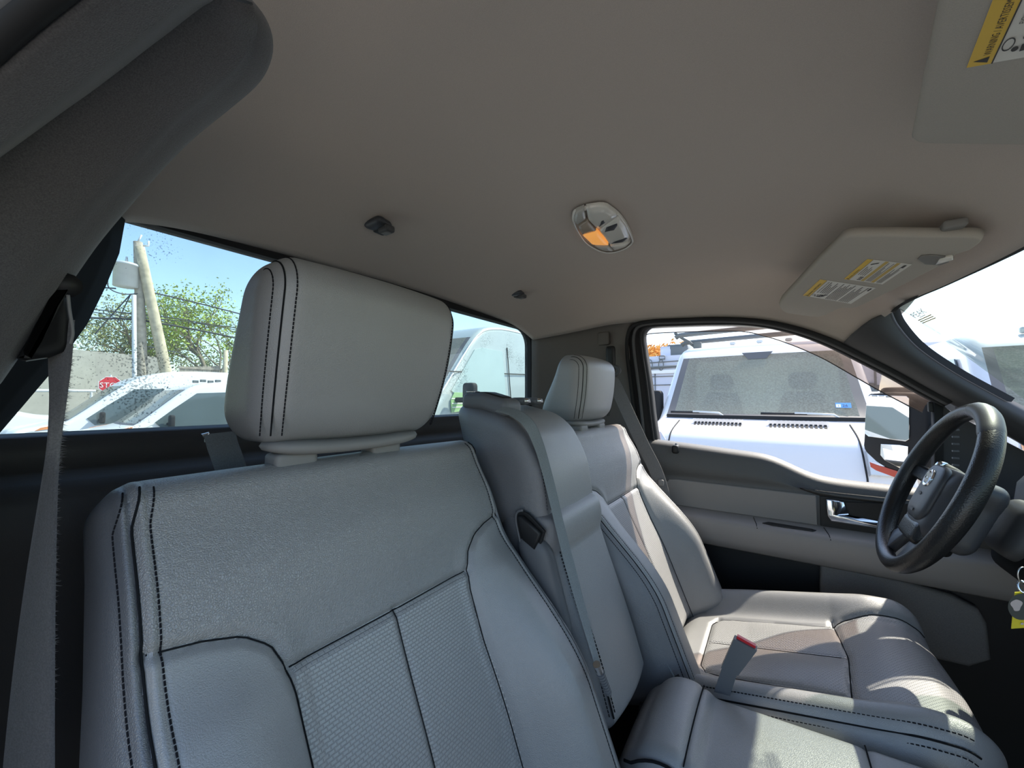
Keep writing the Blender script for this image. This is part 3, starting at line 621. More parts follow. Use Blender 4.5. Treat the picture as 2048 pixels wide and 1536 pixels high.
def truck_seat(name, p0, label, hz, dx_head, cush, zs=1.0, ys=1.0, lean=.052):
    seat = empty(name, (p0[0]+.2, p0[1], .60), label, 'seat', 'outer front seats')
    V, Fc = rbox([-.265, -.60, -.125], [.265, .021, 0], R_B, [230, 175, 22])
    y, s, n = V[:, 0].copy(), V[:, 1].copy(), V[:, 2].copy()
    y = y*HWF(s)/.265
    w = sst(-.055, -.03, n); n2 = n+w*back_add(y, s); n2 = n2+(1-w)*.0*n
    # side faces puff with the bolster
    W_ = p0+np.outer(y, SY)+np.outer(s, SS)+np.outer(n2, SN)
    fc = np.stack([y, s, n], 1)[Fc].mean(1); a = np.abs(fc[:, 0]); sseam = np.interp(a, SIDE_SEAM[1:, 0][::1], SIDE_SEAM[1:, 1])
    reg = np.zeros(len(Fc), int)
    fr = fc[:, 2] > -.05
    reg[fr & (a <= .2435) & (a > .131) & (fc[:, 1] < sseam)] = 1
    reg[fr & (a < .131) & (fc[:, 1] < -.2005)] = 2
    reg[(reg == 1) & (fc[:, 0] > 0)] = 3
    reg[(reg == 2) & (fc[:, 0] > 0)] = 4
    reg[((a > .2435) | (fc[:, 2] < -.05)) & (fc[:, 2] > -.10)] = 5
    reg[fc[:, 2] <= -.10] = 6
    split_build(W_, Fc, reg, {0: ('backrest', M['leather']), 1: ('back_bolster', M['leather_fine']), 3: ('back_bolster', M['leather_fine']), 2: ('back_insert', M['woven']), 4: ('back_insert', M['woven']), 5: ('backrest_side', M['leather_shade']), 6: ('backrest_shell', M['trim_grey'])}, seat, np.stack([y, s], 1))
    sb = Seams(); mb = MB()
    for P in (SIDE_SEAM, SIDE_SEAM*np.array([-1, 1])): sb.tube(surf_line(p0, P, 60, .0012), .0008, 6)
    sb.tube(surf_line(p0, INS_TOP, 40, .0012), .0008, 6); sb.tube(surf_line(p0, MID[::1], 40, .0014), .0007, 6)
    for sg in (-1, 1):
        sb.tube(surf_line(p0, np.array([(sg*.2435, -.58), (sg*.2435, -.03), (sg*.236, .008)]), 80, .0016), .0010, 6)
        for dy in (-.0115, .0105): stitches(mb, surf_line(p0, np.array([(sg*(.2435+dy), -.58), (sg*(.2435+dy), -.03), (sg*(.236+dy*.9), .009)]), 160, .0006), .0048, .0008, .8)
    sb.build('seam', M['seam'], seat); o = mb.build('stitching', M['thread'], seat); o['kind'] = 'stuff'
    # headrest and its two guide sleeves
    top = back_point(p0, 0, .015)
    headrest(seat, np.array([p0[0]+dx_head, p0[1]-.007, hz]), zs, ys, lean)
    for sy in (-.09, .045):
        c = np.array([p0[0]-.022, p0[1]+sy, p0[2]+.010]); V, Fc = rbox(c-np.array([.018, .026, .012]), c+np.array([.018, .026, .012]), [.005, .008, .005], [8, 8, 6]); mk('headrest_guide', V, Fc, M['trim_pale'], seat)
    # cushion
    if cush: seat_cushion(seat, p0)
    return seat
def cush_add(y, x):
    a = np.abs(y)
    bol = .045*sst(.15, .225, a)*(1-.5*sst(.235, .29, a))
    tilt = .22*x
    roll = -.012*sst(.16, .28, x)
    ins = gro(polydist(a, x, CSIDE))+gro(polydist(y, x, np.array([(-.16, .10), (0, .113), (.16, .10)])), .005, .006)+gro(polydist(y, x, np.array([(0, -.16), (0, .11)])), .004, .004)+gro(np.abs(a-.252), .003, .003)
    rear = gro(polydist(y, x, np.array([(-.125, -.150), (-.10, -.165), (.10, -.165), (.125, -.150)])))
    puff = .008*np.clip(1-((x-.02)/.10)**2, 0, 1)*np.clip(1-((a-.07)/.06)**2, 0, 1)+.012*np.clip(1-((x-.18)/.08)**2, 0, 1)*(1-sst(.17, .23, a))
    return bol+tilt+roll+ins+puff+rear
CSIDE = np.array([(.125, -.150), (.132, -.12), (.135, 0), (.140, .09), (.160, .12), (.175, .18), (.185, .28)])
def seat_cushion(seat, p0):
    lo = np.array([-.268, -.26, -.16]); hi = np.array([.268, .285, 0]); r = np.array([.05, .06, .06])
    org = np.array([p0[0]+.455, p0[1], .915])          # x = 0 of the cushion
    V, Fc = rbox(lo, hi, r, [110, 120, 24]); y, x, z = V.T
    y2 = y*np.interp(x, [-.26, -.1, .15, .285], [.94, 1, 1.01, .95]); xx = x-.02*(y/.26)**2*sst(.1, .28, x)
    w = sst(-.085, -.05, z); z2 = z+w*cush_add(y2, x)+(1-w)*.22*x
    W_ = org+np.stack([xx, y2, z2], 1)
    fc = np.stack([y2, x, z], 1)[Fc].mean(1); a = np.abs(fc[:, 0]); side = np.interp(fc[:, 1], CSIDE[:, 1], CSIDE[:, 0])
    reg = np.zeros(len(Fc), int); up_ = fc[:, 2] > -.06
    front = np.interp(a, [0, .16, .27], [.113, .10, .10])
    reg[up_ & (a < side) & (fc[:, 1] > -.16) & (fc[:, 1] < front)] = 1
    reg[up_ & (a < side) & (fc[:, 1] >= front)] = 2
    reg[~up_] = 3
    split_build(W_, Fc, reg, {0: ('cushion_bolster', M['leather_fine']), 1: ('cushion_insert', M['woven']), 2: ('cushion_front', M['woven']), 3: ('cushion_side', M['leather_shade'])}, seat, np.stack([x, y2], 1))
    def cp(p, y, x, lift=0.0):
        dy = max(0, abs(y)-(.268-.05))/.05; dx = max(0, x-(.285-.06))/.06; nz = -.06*(1-math.sqrt(max(0, 1-min(1, dy*dy+dx*dx))))
        return org+np.array([x-.02*(y/.26)**2*float(sst(.1, .28, x)), y, nz+float(cush_add(np.array([y]), np.array([x]))[0])+lift])
    sb = Seams(); mb = MB()
    for sg in (-1, 1):
        sb.tube(surf_line(org, CSIDE*np.array([sg, 1]), 60, .0012, cp), .0010, 6)
        sb.tube(surf_line(org, np.array([(sg*.252, -.2), (sg*.252, .25)]), 60, .0012, cp), .0016, 6)
        for dy in (-.009, .006): stitches(mb, surf_line(org, np.array([(sg*(.252+dy), -.2), (sg*(.252+dy), .25)]), 60, .0006, cp), .0062, .0010)
    sb.tube(surf_line(org, np.array([(-.16, .10), (0, .113), (.16, .10)]), 40, .0012, cp), .0010, 6); sb.tube(surf_line(org, np.array([(0, -.16), (0, .11)]), 30, .0012, cp), .0009, 6)
    sb.tube(surf_line(org, np.array([(-.125, -.150), (-.10, -.165), (.10, -.165), (.125, -.150)]), 30, .0012, cp), .0010, 6)
    sb.build('seam', M['seam'], seat); o = mb.build('stitching', M['thread'], seat); o['kind'] = 'stuff'
    V, Fc = rbox([org[0]-.25, org[1]-.24, .60], [org[0]+.20, org[1]+.24, .80], [.02]*3, [8, 8, 6]); mk('seat_base', V, Fc, M['black'], seat)
    V, Fc = rbox([org[0]-.26, org[1]-.285, .70], [org[0]+.10, org[1]-.262, .86], [.01]*3, [10, 4, 8]); mk('side_shield', V, Fc, M['trim_grey'], seat)
PSEAT = np.array([-.4928, .34, 1.412]); DSEAT = np.array([-.4528, 1.125, 1.405])
ps = truck_seat('truck_seat', PSEAT, 'large grey leather seat nearest the camera with a stitched headrest', 1.446, .028, True, 1.07, .98)
ds = truck_seat('truck_seat', DSEAT, 'partly sunlit grey leather seat behind the steering wheel', 1.436, .006, True, .95, .90, .022)

# ---- narrow centre seat with its upright backrest
cs = empty('center_seat', (-.1, .74, .60), 'narrow grey center seat squeezed between the two wide seats', 'seat')
CY = .738
def cfront(z): return -.393+.30*(1.436-z)
V, Fc = rbox([-.118, 1.25, -.175], [.121, 1.50, 0], [.020, .042, .05], [50, 50, 34])   # upper pad (y, z, depth)
y, z, n = V.T; zz = z+0*.02
W_ = np.stack([cfront(z)+n+.012*np.sin(np.clip((z-1.29)/.215, 0, 1)*math.pi)*sst(-.09, -.02, n)-.006*(y/.12)**2, CY+y, z-.22*(n+.175)*sst(1.33, 1.49, z)], 1)
fc = V[Fc].mean(1); reg = np.where(fc[:, 0] < -.094, 1, 0)
split_build(W_, Fc, reg, {0: ('upper_backrest', M['leather_fine']), 1: ('upper_side_panel', M['leather_shade'])}, cs)
def cpt(y, z, lift=.001): return np.array([cfront(z)-.05*(1-math.sqrt(max(0, 1-min(1, (max(0, z-1.455)/.05)**2))))-.006+lift+.012*math.sin(max(0, min(1, (z-1.29)/.215))*math.pi), CY+y, z])
sb = Seams(); mb = MB()
e0 = np.array([cpt(-.094, z, .003) for z in np.linspace(1.295, 1.452, 30)]); e0 = np.vstack([e0, [[-.47, CY-.094, 1.484], [-.53, CY-.094, 1.497]]])
sb.tube(e0, .0015, 6); stitches(mb, e0+np.array([0, .008, .0]), .006, .0010); stitches(mb, e0+np.array([-.004, -.009, 0]), .006, .0010)
V, Fc = rbox([-.116, .94, -.14], [.116, 1.295, 0], [.03, .02, .04], [46, 60, 24])
y, z, n = V.T; fx = cfront(z)-.004+.022*sst(1.25, 1.0, z)*(1-.6*(y/.12)**2)+.016*np.clip(1-((z-1.27)/.05)**2, 0, 1)
W_ = np.stack([fx+n, CY+y, z], 1); fc = V[Fc].mean(1); reg = np.where(fc[:, 0] < -.088, 1, 0)
split_build(W_, Fc, reg, {0: ('lower_backrest', M['leather_fine']), 1: ('lower_side_panel', M['leather_shade'])}, cs)
e1 = np.array([(cfront(z)-.004+.022*float(sst(1.25, 1.0, z))*.7+.0, CY-.089, z) for z in np.linspace(1.24, .965, 40)])+np.array([.002, 0, 0])
sb.tube(e1, .0016, 6); stitches(mb, e1+np.array([.001, .007, 0]), .006, .0011); stitches(mb, e1+np.array([-.003, -.008, 0]), .006, .0010)
# cushion
V, Fc = rbox([-.119, -.235, -.16], [.116, .30, 0], [.035, .06, .06], [50, 100, 20]); y, x, z = V.T
corg = np.array([0, CY, .945])
ca = lambda y, x: .06*x+.02*np.clip(1-((x+.155)/.05)**2, 0, 1)-.03*sst(.17, .30, x)+gro(np.abs(x+.128), .004, .005)+gro(np.abs(x-.102), .005, .004)+.012*(1-(y/.13)**2)
w = sst(-.08, -.04, z); W_ = corg+np.stack([x, y, z+w*ca(y, x)], 1)
fc = np.stack([y, x, z], 1)[Fc].mean(1); reg = np.where(fc[:, 1] < -.128, 1, np.where(fc[:, 1] > .102, 2, 0))
split_build(W_, Fc, reg, {0: ('cushion', M['leather_fine']), 1: ('cushion_rear', M['leather_fine']), 2: ('cushion_front', M['leather_fine'])}, cs)
for x0 in (-.128, .102): sb.tube([corg+np.array([x0, y, .0012+float(ca(y, x0))]) for y in np.linspace(-.1, .1, 20)], .001, 6)
rp = np.array([corg+np.array([x, -.110, .0+float(ca(-.110, x))-.010]) for x in np.linspace(-.215, .22, 40)]); sb.tube(rp, .0022, 6)
sb.build('seam', M['seam'], cs); o = mb.build('stitching', M['thread'], cs); o['kind'] = 'stuff'
V, Fc = rbox([-.22, CY-.11, .60], [.20, CY+.11, .80], [.02]*3, [8, 8, 6]); mk('seat_base', V, Fc, M['black'], cs)
# belt housing and two knobs on top
hb = np.array([-.508, CY-.080, 1.499]); V, Fc = rbox([-.058, -.032, -.02], [.062, .032, .016], [.014, .012, .012], [26, 14, 10]); V[:, 2] -= .25*np.clip(V[:, 0]-.0, 0, 1)+.0
hs = mk('belt_housing', hb+V, Fc, M['buckle'], cs)
V, Fc = rbox([-.042, -.020, .012], [.045, .020, .0185], [.008, .006, .003], [12, 8, 4]); V[:, 2] -= .25*np.clip(V[:, 0], 0, 1); mk('belt_slot', hb+V, Fc, M['black'], hs)
mk('slot_edge', *tube_vf([hb+np.array([-.05, -.02, .019]), hb+np.array([-.05, .022, .019])], .002, 6), M['chrome'], hs)
for y in (.02, .078):
    V, Fc = rbox([-.022, -.020, -.004], [.022, .020, .014], [.014, .014, .009], [14, 14, 8]); o = mk('release_knob', np.array([-.50, CY+y, 1.492])+V, Fc, M['buckle'], cs)
    mk('knob_face', *slab(np.array([-.478, CY+y, 1.497])+np.array([(0, -.013, -.003), (0, .013, -.003), (-.002, .011, .006), (-.002, -.011, .006)]), (1, 0, .2), .002), M['satin'], o)
# recessed latch on its left side, above the passenger seat
LQ = [(1033, 1022), (1044, 1020), (1058, 1026), (1092, 1062), (1080, 1098), (1062, 1108), (1048, 1098), (1036, 1060)]
V, Fc = slab(ats(LQ, Y=CY-.124), (0, -1, 0), .004, .002); lt = mk('latch_recess', V, Fc, M['black'], cs, smooth=False)
V, Fc = slab(ats([(1040, 1030), (1050, 1030), (1086, 1064), (1074, 1096), (1050, 1076)], Y=CY-.126), (0, -1, 0), .012, .004); mk('latch_cover', V, Fc, M['black'], lt)
mk('latch_rim', *tube_vf(spline(ats([(1046, 1020), (1035, 1024), (1032, 1038), (1036, 1062), (1044, 1094), (1054, 1110), (1068, 1112), (1080, 1102)], Y=CY-.127), 30), .0028, 8), M['buckle'], lt)
V, Fc = rbox([-.385, CY-.135, 1.08], [-.315, CY-.10, 1.25], [.03, .014, .03], [10, 8, 14]); V[:, 0] -= .30*(V[:, 2]-1.145); mk('recliner_cover', V, Fc, M['buckle'], cs)

# ================================================================== belts
def ribbon(pts, widths, wdirs, th=.0013):
    """a strap: centre points, half-width vectors"""
    P = np.asarray(pts, float); Wd = np.asarray(wdirs, float); Wd /= np.linalg.norm(Wd, axis=1, keepdims=True); w = np.broadcast_to(np.asarray(widths, float), (len(P),))[:, None]
    T = np.gradient(P, axis=0); T /= np.linalg.norm(T, axis=1, keepdims=True); Nn = np.cross(T, Wd); Nn /= np.linalg.norm(Nn, axis=1, keepdims=True)
    rows = []
    for k in range(9):
        a = -1+2*k/8; rows.append(P+Wd*w*a+Nn*th*math.sqrt(max(0, 1-a**8)))
    for k in range(9):
        a = 1-2*k/8; rows.append(P+Wd*w*a-Nn*th*math.sqrt(max(0, 1-a**8)))
    R_ = np.array(rows+[rows[0]]); return R_.reshape(-1, 3), grid_faces(len(R_), len(P))
def strap(px, dep, wdir_px, n=50):
    pass
# passenger shoulder belt hanging beside the near seat
bl = np.array([at(118, 640, X=-.535), at(118, 720, X=-.535), at(116, 800, X=-.54), at(108, 890, X=-.545), at(98, 980, X=-.55), at(82, 1150, X=-.555), at(66, 1350, X=-.56), at(50, 1600, X=-.565), at(40, 1900, X=-.57)])
br_ = [at(150, 640, X=-.52), at(144, 720, X=-.52), at(134, 800, X=-.535), at(122, 890, X=-.545), at(116, 980, X=-.535), at(112, 1150, X=-.53), at(110, 1350, X=-.535), at(110, 1600, X=-.54), at(110, 1900, X=-.545)]
bl_ = [at(100, 640, X=-.55), at(96, 720, X=-.55), at(98, 800, X=-.548), at(93, 890, X=-.548), at(80, 980, X=-.56), at(52, 1150, X=-.575), at(25, 1350, X=-.58), at(0, 1600, X=-.585), at(-20, 1900, X=-.59)]
A_, B_ = spline(np.array(bl_), 60), spline(np.array(br_), 60)
sbt = empty('seat_belt', (-.56, .02, .9), 'frayed grey seat belt hanging along the left edge', 'seat belt', 'seat belts')
c_ = (A_+B_)/2; hw_ = np.linalg.norm(B_-A_, axis=1)/2
V, Fc = ribbon(c_, hw_, B_-A_); mk('webbing', V, Fc, M['belt'], sbt)
fb = MB()
for k in range(420):
    i = RNG.integers(6, 46); p = B_[i]+(B_[i+1]-B_[i])*RNG.random(); d = (B_[i]-A_[i]); d /= np.linalg.norm(d); l = .0015+.004*RNG.random()**2
    q = p+d*l+RNG.normal(size=3)*.001; fb.add([p-np.array([0, 0, .00018]), p+np.array([0, 0, .00018]), q], [(0, 1, 2)])
o = fb.build('frayed_edge', M['belt'], sbt); o['kind'] = 'stuff'
# guide loop the belt runs through
Dp = ats([(128, 556), (140, 580), (146, 640), (143, 690), (132, 705), (95, 716), (55, 722), (38, 717), (60, 680), (95, 610)], X=-.535)
V, Fc = slab(Dp+np.array([-.01, 0, 0]), (1, -.1, 0), .024, .008); gd = mk('belt_guide', V, Fc, M['black'], sbt)
mk('guide_bolt', *tube_vf([at(130, 570, X=-.555), at(130, 570, X=-.52)], .011, 12), M['black'], gd)
mk('guide_edge', *tube_vf(spline(ats([(136, 590), (139, 620), (144, 650), (145, 670), (140, 688)], X=-.511), 20), .0012, 6), M['trim_pale'], gd)
# centre belt, out of the housing and down the left of the centre backrest
cpx = [(1000, 818, -.44), (1030, 826, -.415), (1058, 848, -.385), (1078, 890, -.372), (1098, 960, -.352), (1122, 1060, -.322), (1148, 1160, -.288), (1176, 1260, -.258), (1200, 1345, -.235)]
cen = np.array([at(u, v, X=x) for u, v, x in cpx]); cb = empty('seat_belt', cen[-1], 'slate strap lying down the front of the narrow center seat', 'seat belt', 'seat belts')
cen = spline(cen, 60); wid = np.interp(np.linspace(0, 1, 60), [0, .3, .75, 1], [.021, .021, .017, .008])
V, Fc = ribbon(cen, wid, np.tile([-.12, 1, .22], (60, 1))); mk('webbing', V, Fc, M['belt_dark'], cb)
t0 = at(1198, 1340, X=-.232); t1 = at(1215, 1380, X=-.226); dv = t1-t0; dv /= np.linalg.norm(dv)
mb = MB(); mb.tube([t0-dv*.012, t0+dv*.004], .006, 10); mb.build('end_fitting', M['chrome'], cb)
mb = MB()
for k in range(8): mb.tube([t0+dv*(.006+k*.0055), t0+dv*(.0095+k*.0055)], .0068-.0002*k, 10)
mb.tube([t0, t0+dv*.05], .0048, 8); mb.build('ribbed_sleeve', M['buckle'], cb)
# driver belt: from the guide on the quarter trim down to the door side of the seat
g0 = at(1219, 745, Y=1.46); g1 = at(1320, 965, Y=1.46); g2 = g1+np.array([.05, 0, -.25])
dbt = empty('seat_belt', g2, 'taut dark belt slanting down behind the far headrest', 'seat belt', 'seat belts')
pts = spline(np.array([g0, g0*.7+g1*.3, g0*.35+g1*.65, g1, g2]), 30)
V, Fc = ribbon(pts, np.interp(np.linspace(0, 1, 30), [0, .15, 1], [.020, .024, .022]), np.tile([.95, .25, .35], (30, 1))); mk('webbing', V, Fc, M['belt'], dbt)
a_ = np.linspace(0, 2*math.pi, 20, endpoint=False); gc = at(1224, 742, Y=1.45)
ring = [gc+np.array([.030*math.cos(t), .0, .018*math.sin(t)-.0]) for t in a_]; rg = mk('guide_ring', *tube_vf(ring, .0075, 8, closed=True), M['trim_grey'], dbt)
V, Fc = rbox(gc+np.array([-.028, .005, -.01]), gc+np.array([.006, .03, .10]), [.008]*3, [8, 8, 10]); mk('height_adjuster', V, Fc, M['black'], dbt)
mb = MB(); mb.box(g1+np.array([.004, -.004, 0]), (.010, .006, .012), bev=.005); mb.build('belt_stop', M['trim_pale'], dbt)
# strap and hook behind the near headrest
ts = empty('tether_strap', (-.70, .36, 1.30), 'short teal grey strap hanging behind the near headrest', 'strap')
tpn = np.array([at(440, 866, X=-.70), at(446, 890, X=-.69), at(455, 915, X=-.68), at(470, 960, X=-.68)]); V, Fc = ribbon(spline(tpn, 20), .021, np.tile([-.1, 1, .05], (20, 1))); mk('webbing', V, Fc, M['belt_dark'], ts)
mb = MB(); mb.tube([at(404, 872, X=-.70), at(414, 868, X=-.70), at(420, 880, X=-.70), at(410, 880, X=-.70)], .0035, 8); mb.build('hook', M['satin'], ts)
# buckle standing between centre and driver seats
bc = empty('seat_belt_buckle', (-.03, .87, .86), 'upright slate buckle with a red button between two cushions', 'buckle')
q0 = at(1470, 1380, Y=.862); q1 = at(1490, 1335, Y=.86); q2 = at(1496, 1285, Y=.858)
ax0 = q2-q1; ax0 /= np.linalg.norm(ax0); ax1 = np.cross(ax0, [0, 1, 0]); ax1 /= np.linalg.norm(ax1); ax2 = np.cross(ax0, ax1)
tl, tr_, brp, blp = [at(u, v, Y=.855) for u, v in ((1468, 1278), (1514, 1302), (1476, 1352), (1442, 1336))]
V, Fc = slab([tl, tr_, brp, blp], (0, 1, 0), .018, .003); mk('housing', V, Fc, M['buckle'], bc, smooth=False)
ct, cr_ = tl+np.array([.003, .006, .001]), tr_+np.array([-.002, .006, .001])
mb = MB(); d = (cr_-ct); L0 = np.linalg.norm(d); d /= L0; nz_ = np.cross(d, [0, -1, 0]); nz_ = nz_ if nz_[2] > 0 else -nz_
mb.box((ct+cr_)/2+np.array([0, .003, 0])+nz_*.0015, (L0/2-.001, .004, .0025), (d, np.array([0, 1, 0]), nz_)); mb.build('release_button', M['red'], bc)
V, Fc = slab([blp+(brp-blp)*.05, blp+(brp-blp)*.92, at(1460, 1392, Y=.855), at(1428, 1384, Y=.855), at(1420, 1420, Y=.855)][:4], (0, 1, 0), .012, .002); mk('stalk', V, Fc, M['buckle'], bc, smooth=False)
# thin strap sliding down between centre and driver backrests
s2 = empty('lap_strap', (-.12, .87, .9), 'thin dark strap tucked beside the far seat backrest', 'strap')
pts = spline(np.array([at(1318, 1275, Y=.868), at(1335, 1315, Y=.868), at(1352, 1350, Y=.868), at(1372, 1385, Y=.868)]), 20); V, Fc = ribbon(pts, .009, np.tile([.5, 1, 0], (20, 1))); mk('webbing', V, Fc, M['belt_dark'], s2)
mk('strap_end', *tube_vf([at(1352, 1350, Y=.866), at(1366, 1372, Y=.866)], .006, 8), M['black'], s2)
# ================================================================== fittings on the ceiling
def visor(name, label, mirror, lab_label):
    n0 = np.array([.2, .13, 1.]); d0 = n0@np.array([.1, .9, 1.792]); PLN = (n0, d0); nn = n0/np.linalg.norm(n0)
    px = [(1684, 478), (1700, 472), (1790, 472), (1880, 474), (1950, 474), (1966, 479), (1962, 488), (1938, 504), (1920, 508), (1880, 534), (1800, 575), (1722, 613), (1704, 618), (1688, 616), (1676, 619), (1654, 631), (1636, 635), (1612, 633), (1572, 627), (1561, 620), (1557, 612), (1562, 602), (1600, 562), (1640, 520)]
    P = ats(px, pl=PLN); f = lambda Q: np.asarray(Q); fn = nn
    if mirror:
        n0 = np.array([.2, -.13, 1.]); PLN = (n0, n0@np.array([.1, 2*YC-.9, 1.784])); nn = fn = n0/np.linalg.norm(n0)
        A0 = at(1819, 290, pl=PLN); rd = at(1875, 0, pl=PLN)-A0; fd = at(2048, 293, pl=PLN)-A0; rd /= np.linalg.norm(rd); fd /= np.linalg.norm(fd)
        P = np.array([A0+rd*a+fd*b for a, b in ((.012, 0), (.45, 0), (.475, .01), (.485, .03), (.48, .16), (.46, .175), (.42, .178), (.40, .17), (.35, .17), (.02, .165), (.006, .16), (0, .15), (0, .014), (.004, .005))])
    P = resample(np.vstack([P, P[:1]]), 120)[:-1]
    base = f(P).mean(0); v = empty(name, base, label, 'sun visor', 'folded sun visors')
    V, Fc = slab(f(P)+fn*.016, -fn, .016, .006); mk('visor_board', V, Fc, M['visor'], v)
    # clip, pivot and the pressed finger recess
    if not mirror:
     mb = MB(); mb.box(f([at(1900, 474, pl=PLN)+nn*.018])[0], (.014, .018, .007), bev=.005); mb.build('pivot_bracket', M['visor_shadow'], v)
    rc = [(1836, 516), (1842, 510), (1860, 508), (1880, 510), (1898, 512), (1898, 522), (1880, 528), (1850, 526)]
    if not mirror: V, Fc = slab(f(ats(rc, pl=PLN)), -fn, .003, .001); o = mk('finger_recess', V, Fc, M['visor_shadow'], v)
    if not mirror: V, Fc = slab(f(ats([(1872, 524), (1880, 514), (1905, 508), (1908, 514)], pl=PLN)), -fn, .006, .002); mk('recess_clip', V, Fc, M['lamp_clear'], v)
    if not mirror: mb = None
    labs = [((1606, 590), (1640, 558), (1752, 575), (1702, 607), 0), ((1688, 557), (1735, 517), (1824, 528), (1765, 568), 1)]
    quads = [tuple(at(*q, pl=PLN) for q in (a, b, c, d))+(k,) for a, b, c, d, k in labs]
    if mirror:
        A1 = at(1934, 132, pl=PLN); r1 = at(1985, 0, pl=PLN)-A1; q1 = at(2048, 112, pl=PLN)-A1; r1 /= np.linalg.norm(r1); q1 /= np.linalg.norm(q1)
        quads = [(A1, A1+r1*.155, A1+r1*.155+q1*.10, A1+q1*.10, 0), (A1+r1*.17, A1+r1*.32, A1+r1*.32+q1*.10, A1+r1*.17+q1*.10, 1)]
    for A, Bq, Cq, Dq, kind in quads:
        A, Bq, Cq, Dq = [x-fn*.0006 for x in (A, Bq, Cq, Dq)]
        def pt(p, q, lift): return (A*(1-p)+Bq*p)*(1-q)+(Dq*(1-p)+Cq*p)*q-fn*lift
        def quad(p0, p1, q0, q1, lift): return [pt(p0, q0, lift), pt(p1, q0, lift), pt(p1, q1, lift), pt(p0, q1, lift)]
        V, Fc = slab(quad(0, 1, 0, 1, 0), -fn, .0004); lb = mk('warning_label', V, Fc, M['white_label'], v, smooth=False)
        V, Fc = slab(quad(0, 1, 0, .13, .0004), -fn, .0003); mk('yellow_header', V, Fc, M['yellow_label'], lb, smooth=False)
        pr = MB()
        def bar(p0, p1, q0, q1): pr.add(quad(p0, p1, q0, q1, .0009), [(0, 1, 2, 3)])
        bar(0, 1, .13, .138)
        sp = np.linalg.norm(Bq-A); sq = np.linalg.norm(Dq-A)
        def text(s, p0, q0, h):            # height h in units of the label's depth
            T, Fx = text_vf(s, h*sq)
            if len(T): pr.add([pt(p0+x/sp, q0-y/sq, .0009) for x, y, _ in T], Fx)
        pr.add([pt(.02, .105, .0009), pt(.075, .105, .0009), pt(.0475, .025, .0009)], [(0, 1, 2)])
        text('WARNING / AVERTISSEMENT', .09, .105, .056 if kind == 0 else .05)
        if kind == 0:
            text('EVEN WITH ADVANCED AIR BAGS', .30, .205, .042)
            for k in range(5): bar(.32, .95-.12*(k % 3), .235+k*.036, .248+k*.036)
            for k in range(7): bar(.04, .97-.10*((k*2) % 3), .45+k*.034, .463+k*.034)
            for k in range(6): bar(.04, .95-.14*((k+1) % 3), .72+k*.034, .733+k*.034)
            bar(.80, .95, .93, .96)
            # pictogram: seated figures and a struck-out circle
            for (cx, cy) in ((.10, .22), (.19, .25)):
                pr.add([pt(cx+.022*math.cos(t), cy+.018*math.sin(t), .0009) for t in np.linspace(0, 6.28, 10)[:-1]], [tuple(range(9))])
                pr.add([pt(cx-.03, cy+.03, .0009), pt(cx+.03, cy+.025, .0009), pt(cx+.05, cy+.10, .0009), pt(cx-.01, cy+.12, .0009)], [(0, 1, 2, 3)])
                pr.add([pt(cx+.0, cy+.12, .0009), pt(cx+.08, cy+.10, .0009), pt(cx+.10, cy+.16, .0009), pt(cx+.08, cy+.17, .0009)], [(0, 1, 2, 3)])
            rr = [pt(.15+.055*math.cos(t), .175+.03*math.sin(t), .0009) for t in np.linspace(0, 6.28, 20)]; r2 = [pt(.15+.045*math.cos(t), .175+.024*math.sin(t), .0009) for t in np.linspace(0, 6.28, 20)]
            pr.add(rr+r2, [(i, i+1, 21+i, 20+i) for i in range(19)])
        else:
            V, Fc = slab(quad(.03, .99, .42, .50, .0004), -fn, .0003); mk('amber_band', V, Fc, M['amber_ink'], lb, smooth=False)
            V, Fc = slab(quad(.03, .99, .68, .76, .0004), -fn, .0003); mk('amber_band', V, Fc, M['amber_ink'], lb, smooth=False)
            for k in range(4): bar(.30, .70-.08*(k % 2), .19+k*.05, .205+k*.05)
            for k in range(4): bar(.06, .95-.2*(k % 3), .53+k*.035, .543+k*.035)
            for k in range(4): bar(.06, .93-.2*((k+1) % 3), .80+k*.035, .813+k*.035)
            bar(.82, .95, .88, .93)
            for cx in (.06, .13, .19): pr.add([pt(cx, .30, .0009), pt(cx+.03, .29, .0009), pt(cx+.05, .38, .0009), pt(cx+.01, .39, .0009)], [(0, 1, 2, 3)])
            pr.add([pt(.78, .2, .0009), pt(.83, .2, .0009), pt(.92, .33, .0009), pt(.88, .33, .0009)], [(0, 1, 2, 3)])
        o = pr.build('label_print', M['ink'], lb); o['kind'] = 'stuff'
    return v
M['visor_shadow'] = pmat('visor_recess_shade', (.22, .21, .195), .7)  # darker visor tone: recess shade put into the colour, shared with the pivot bracket
visor('sun_visor', 'folded grey sun visor with two warning labels above the far door', False, '')
visor('sun_visor', 'grey sun visor cut off by the upper right corner with a yellow warning strip', True, '')

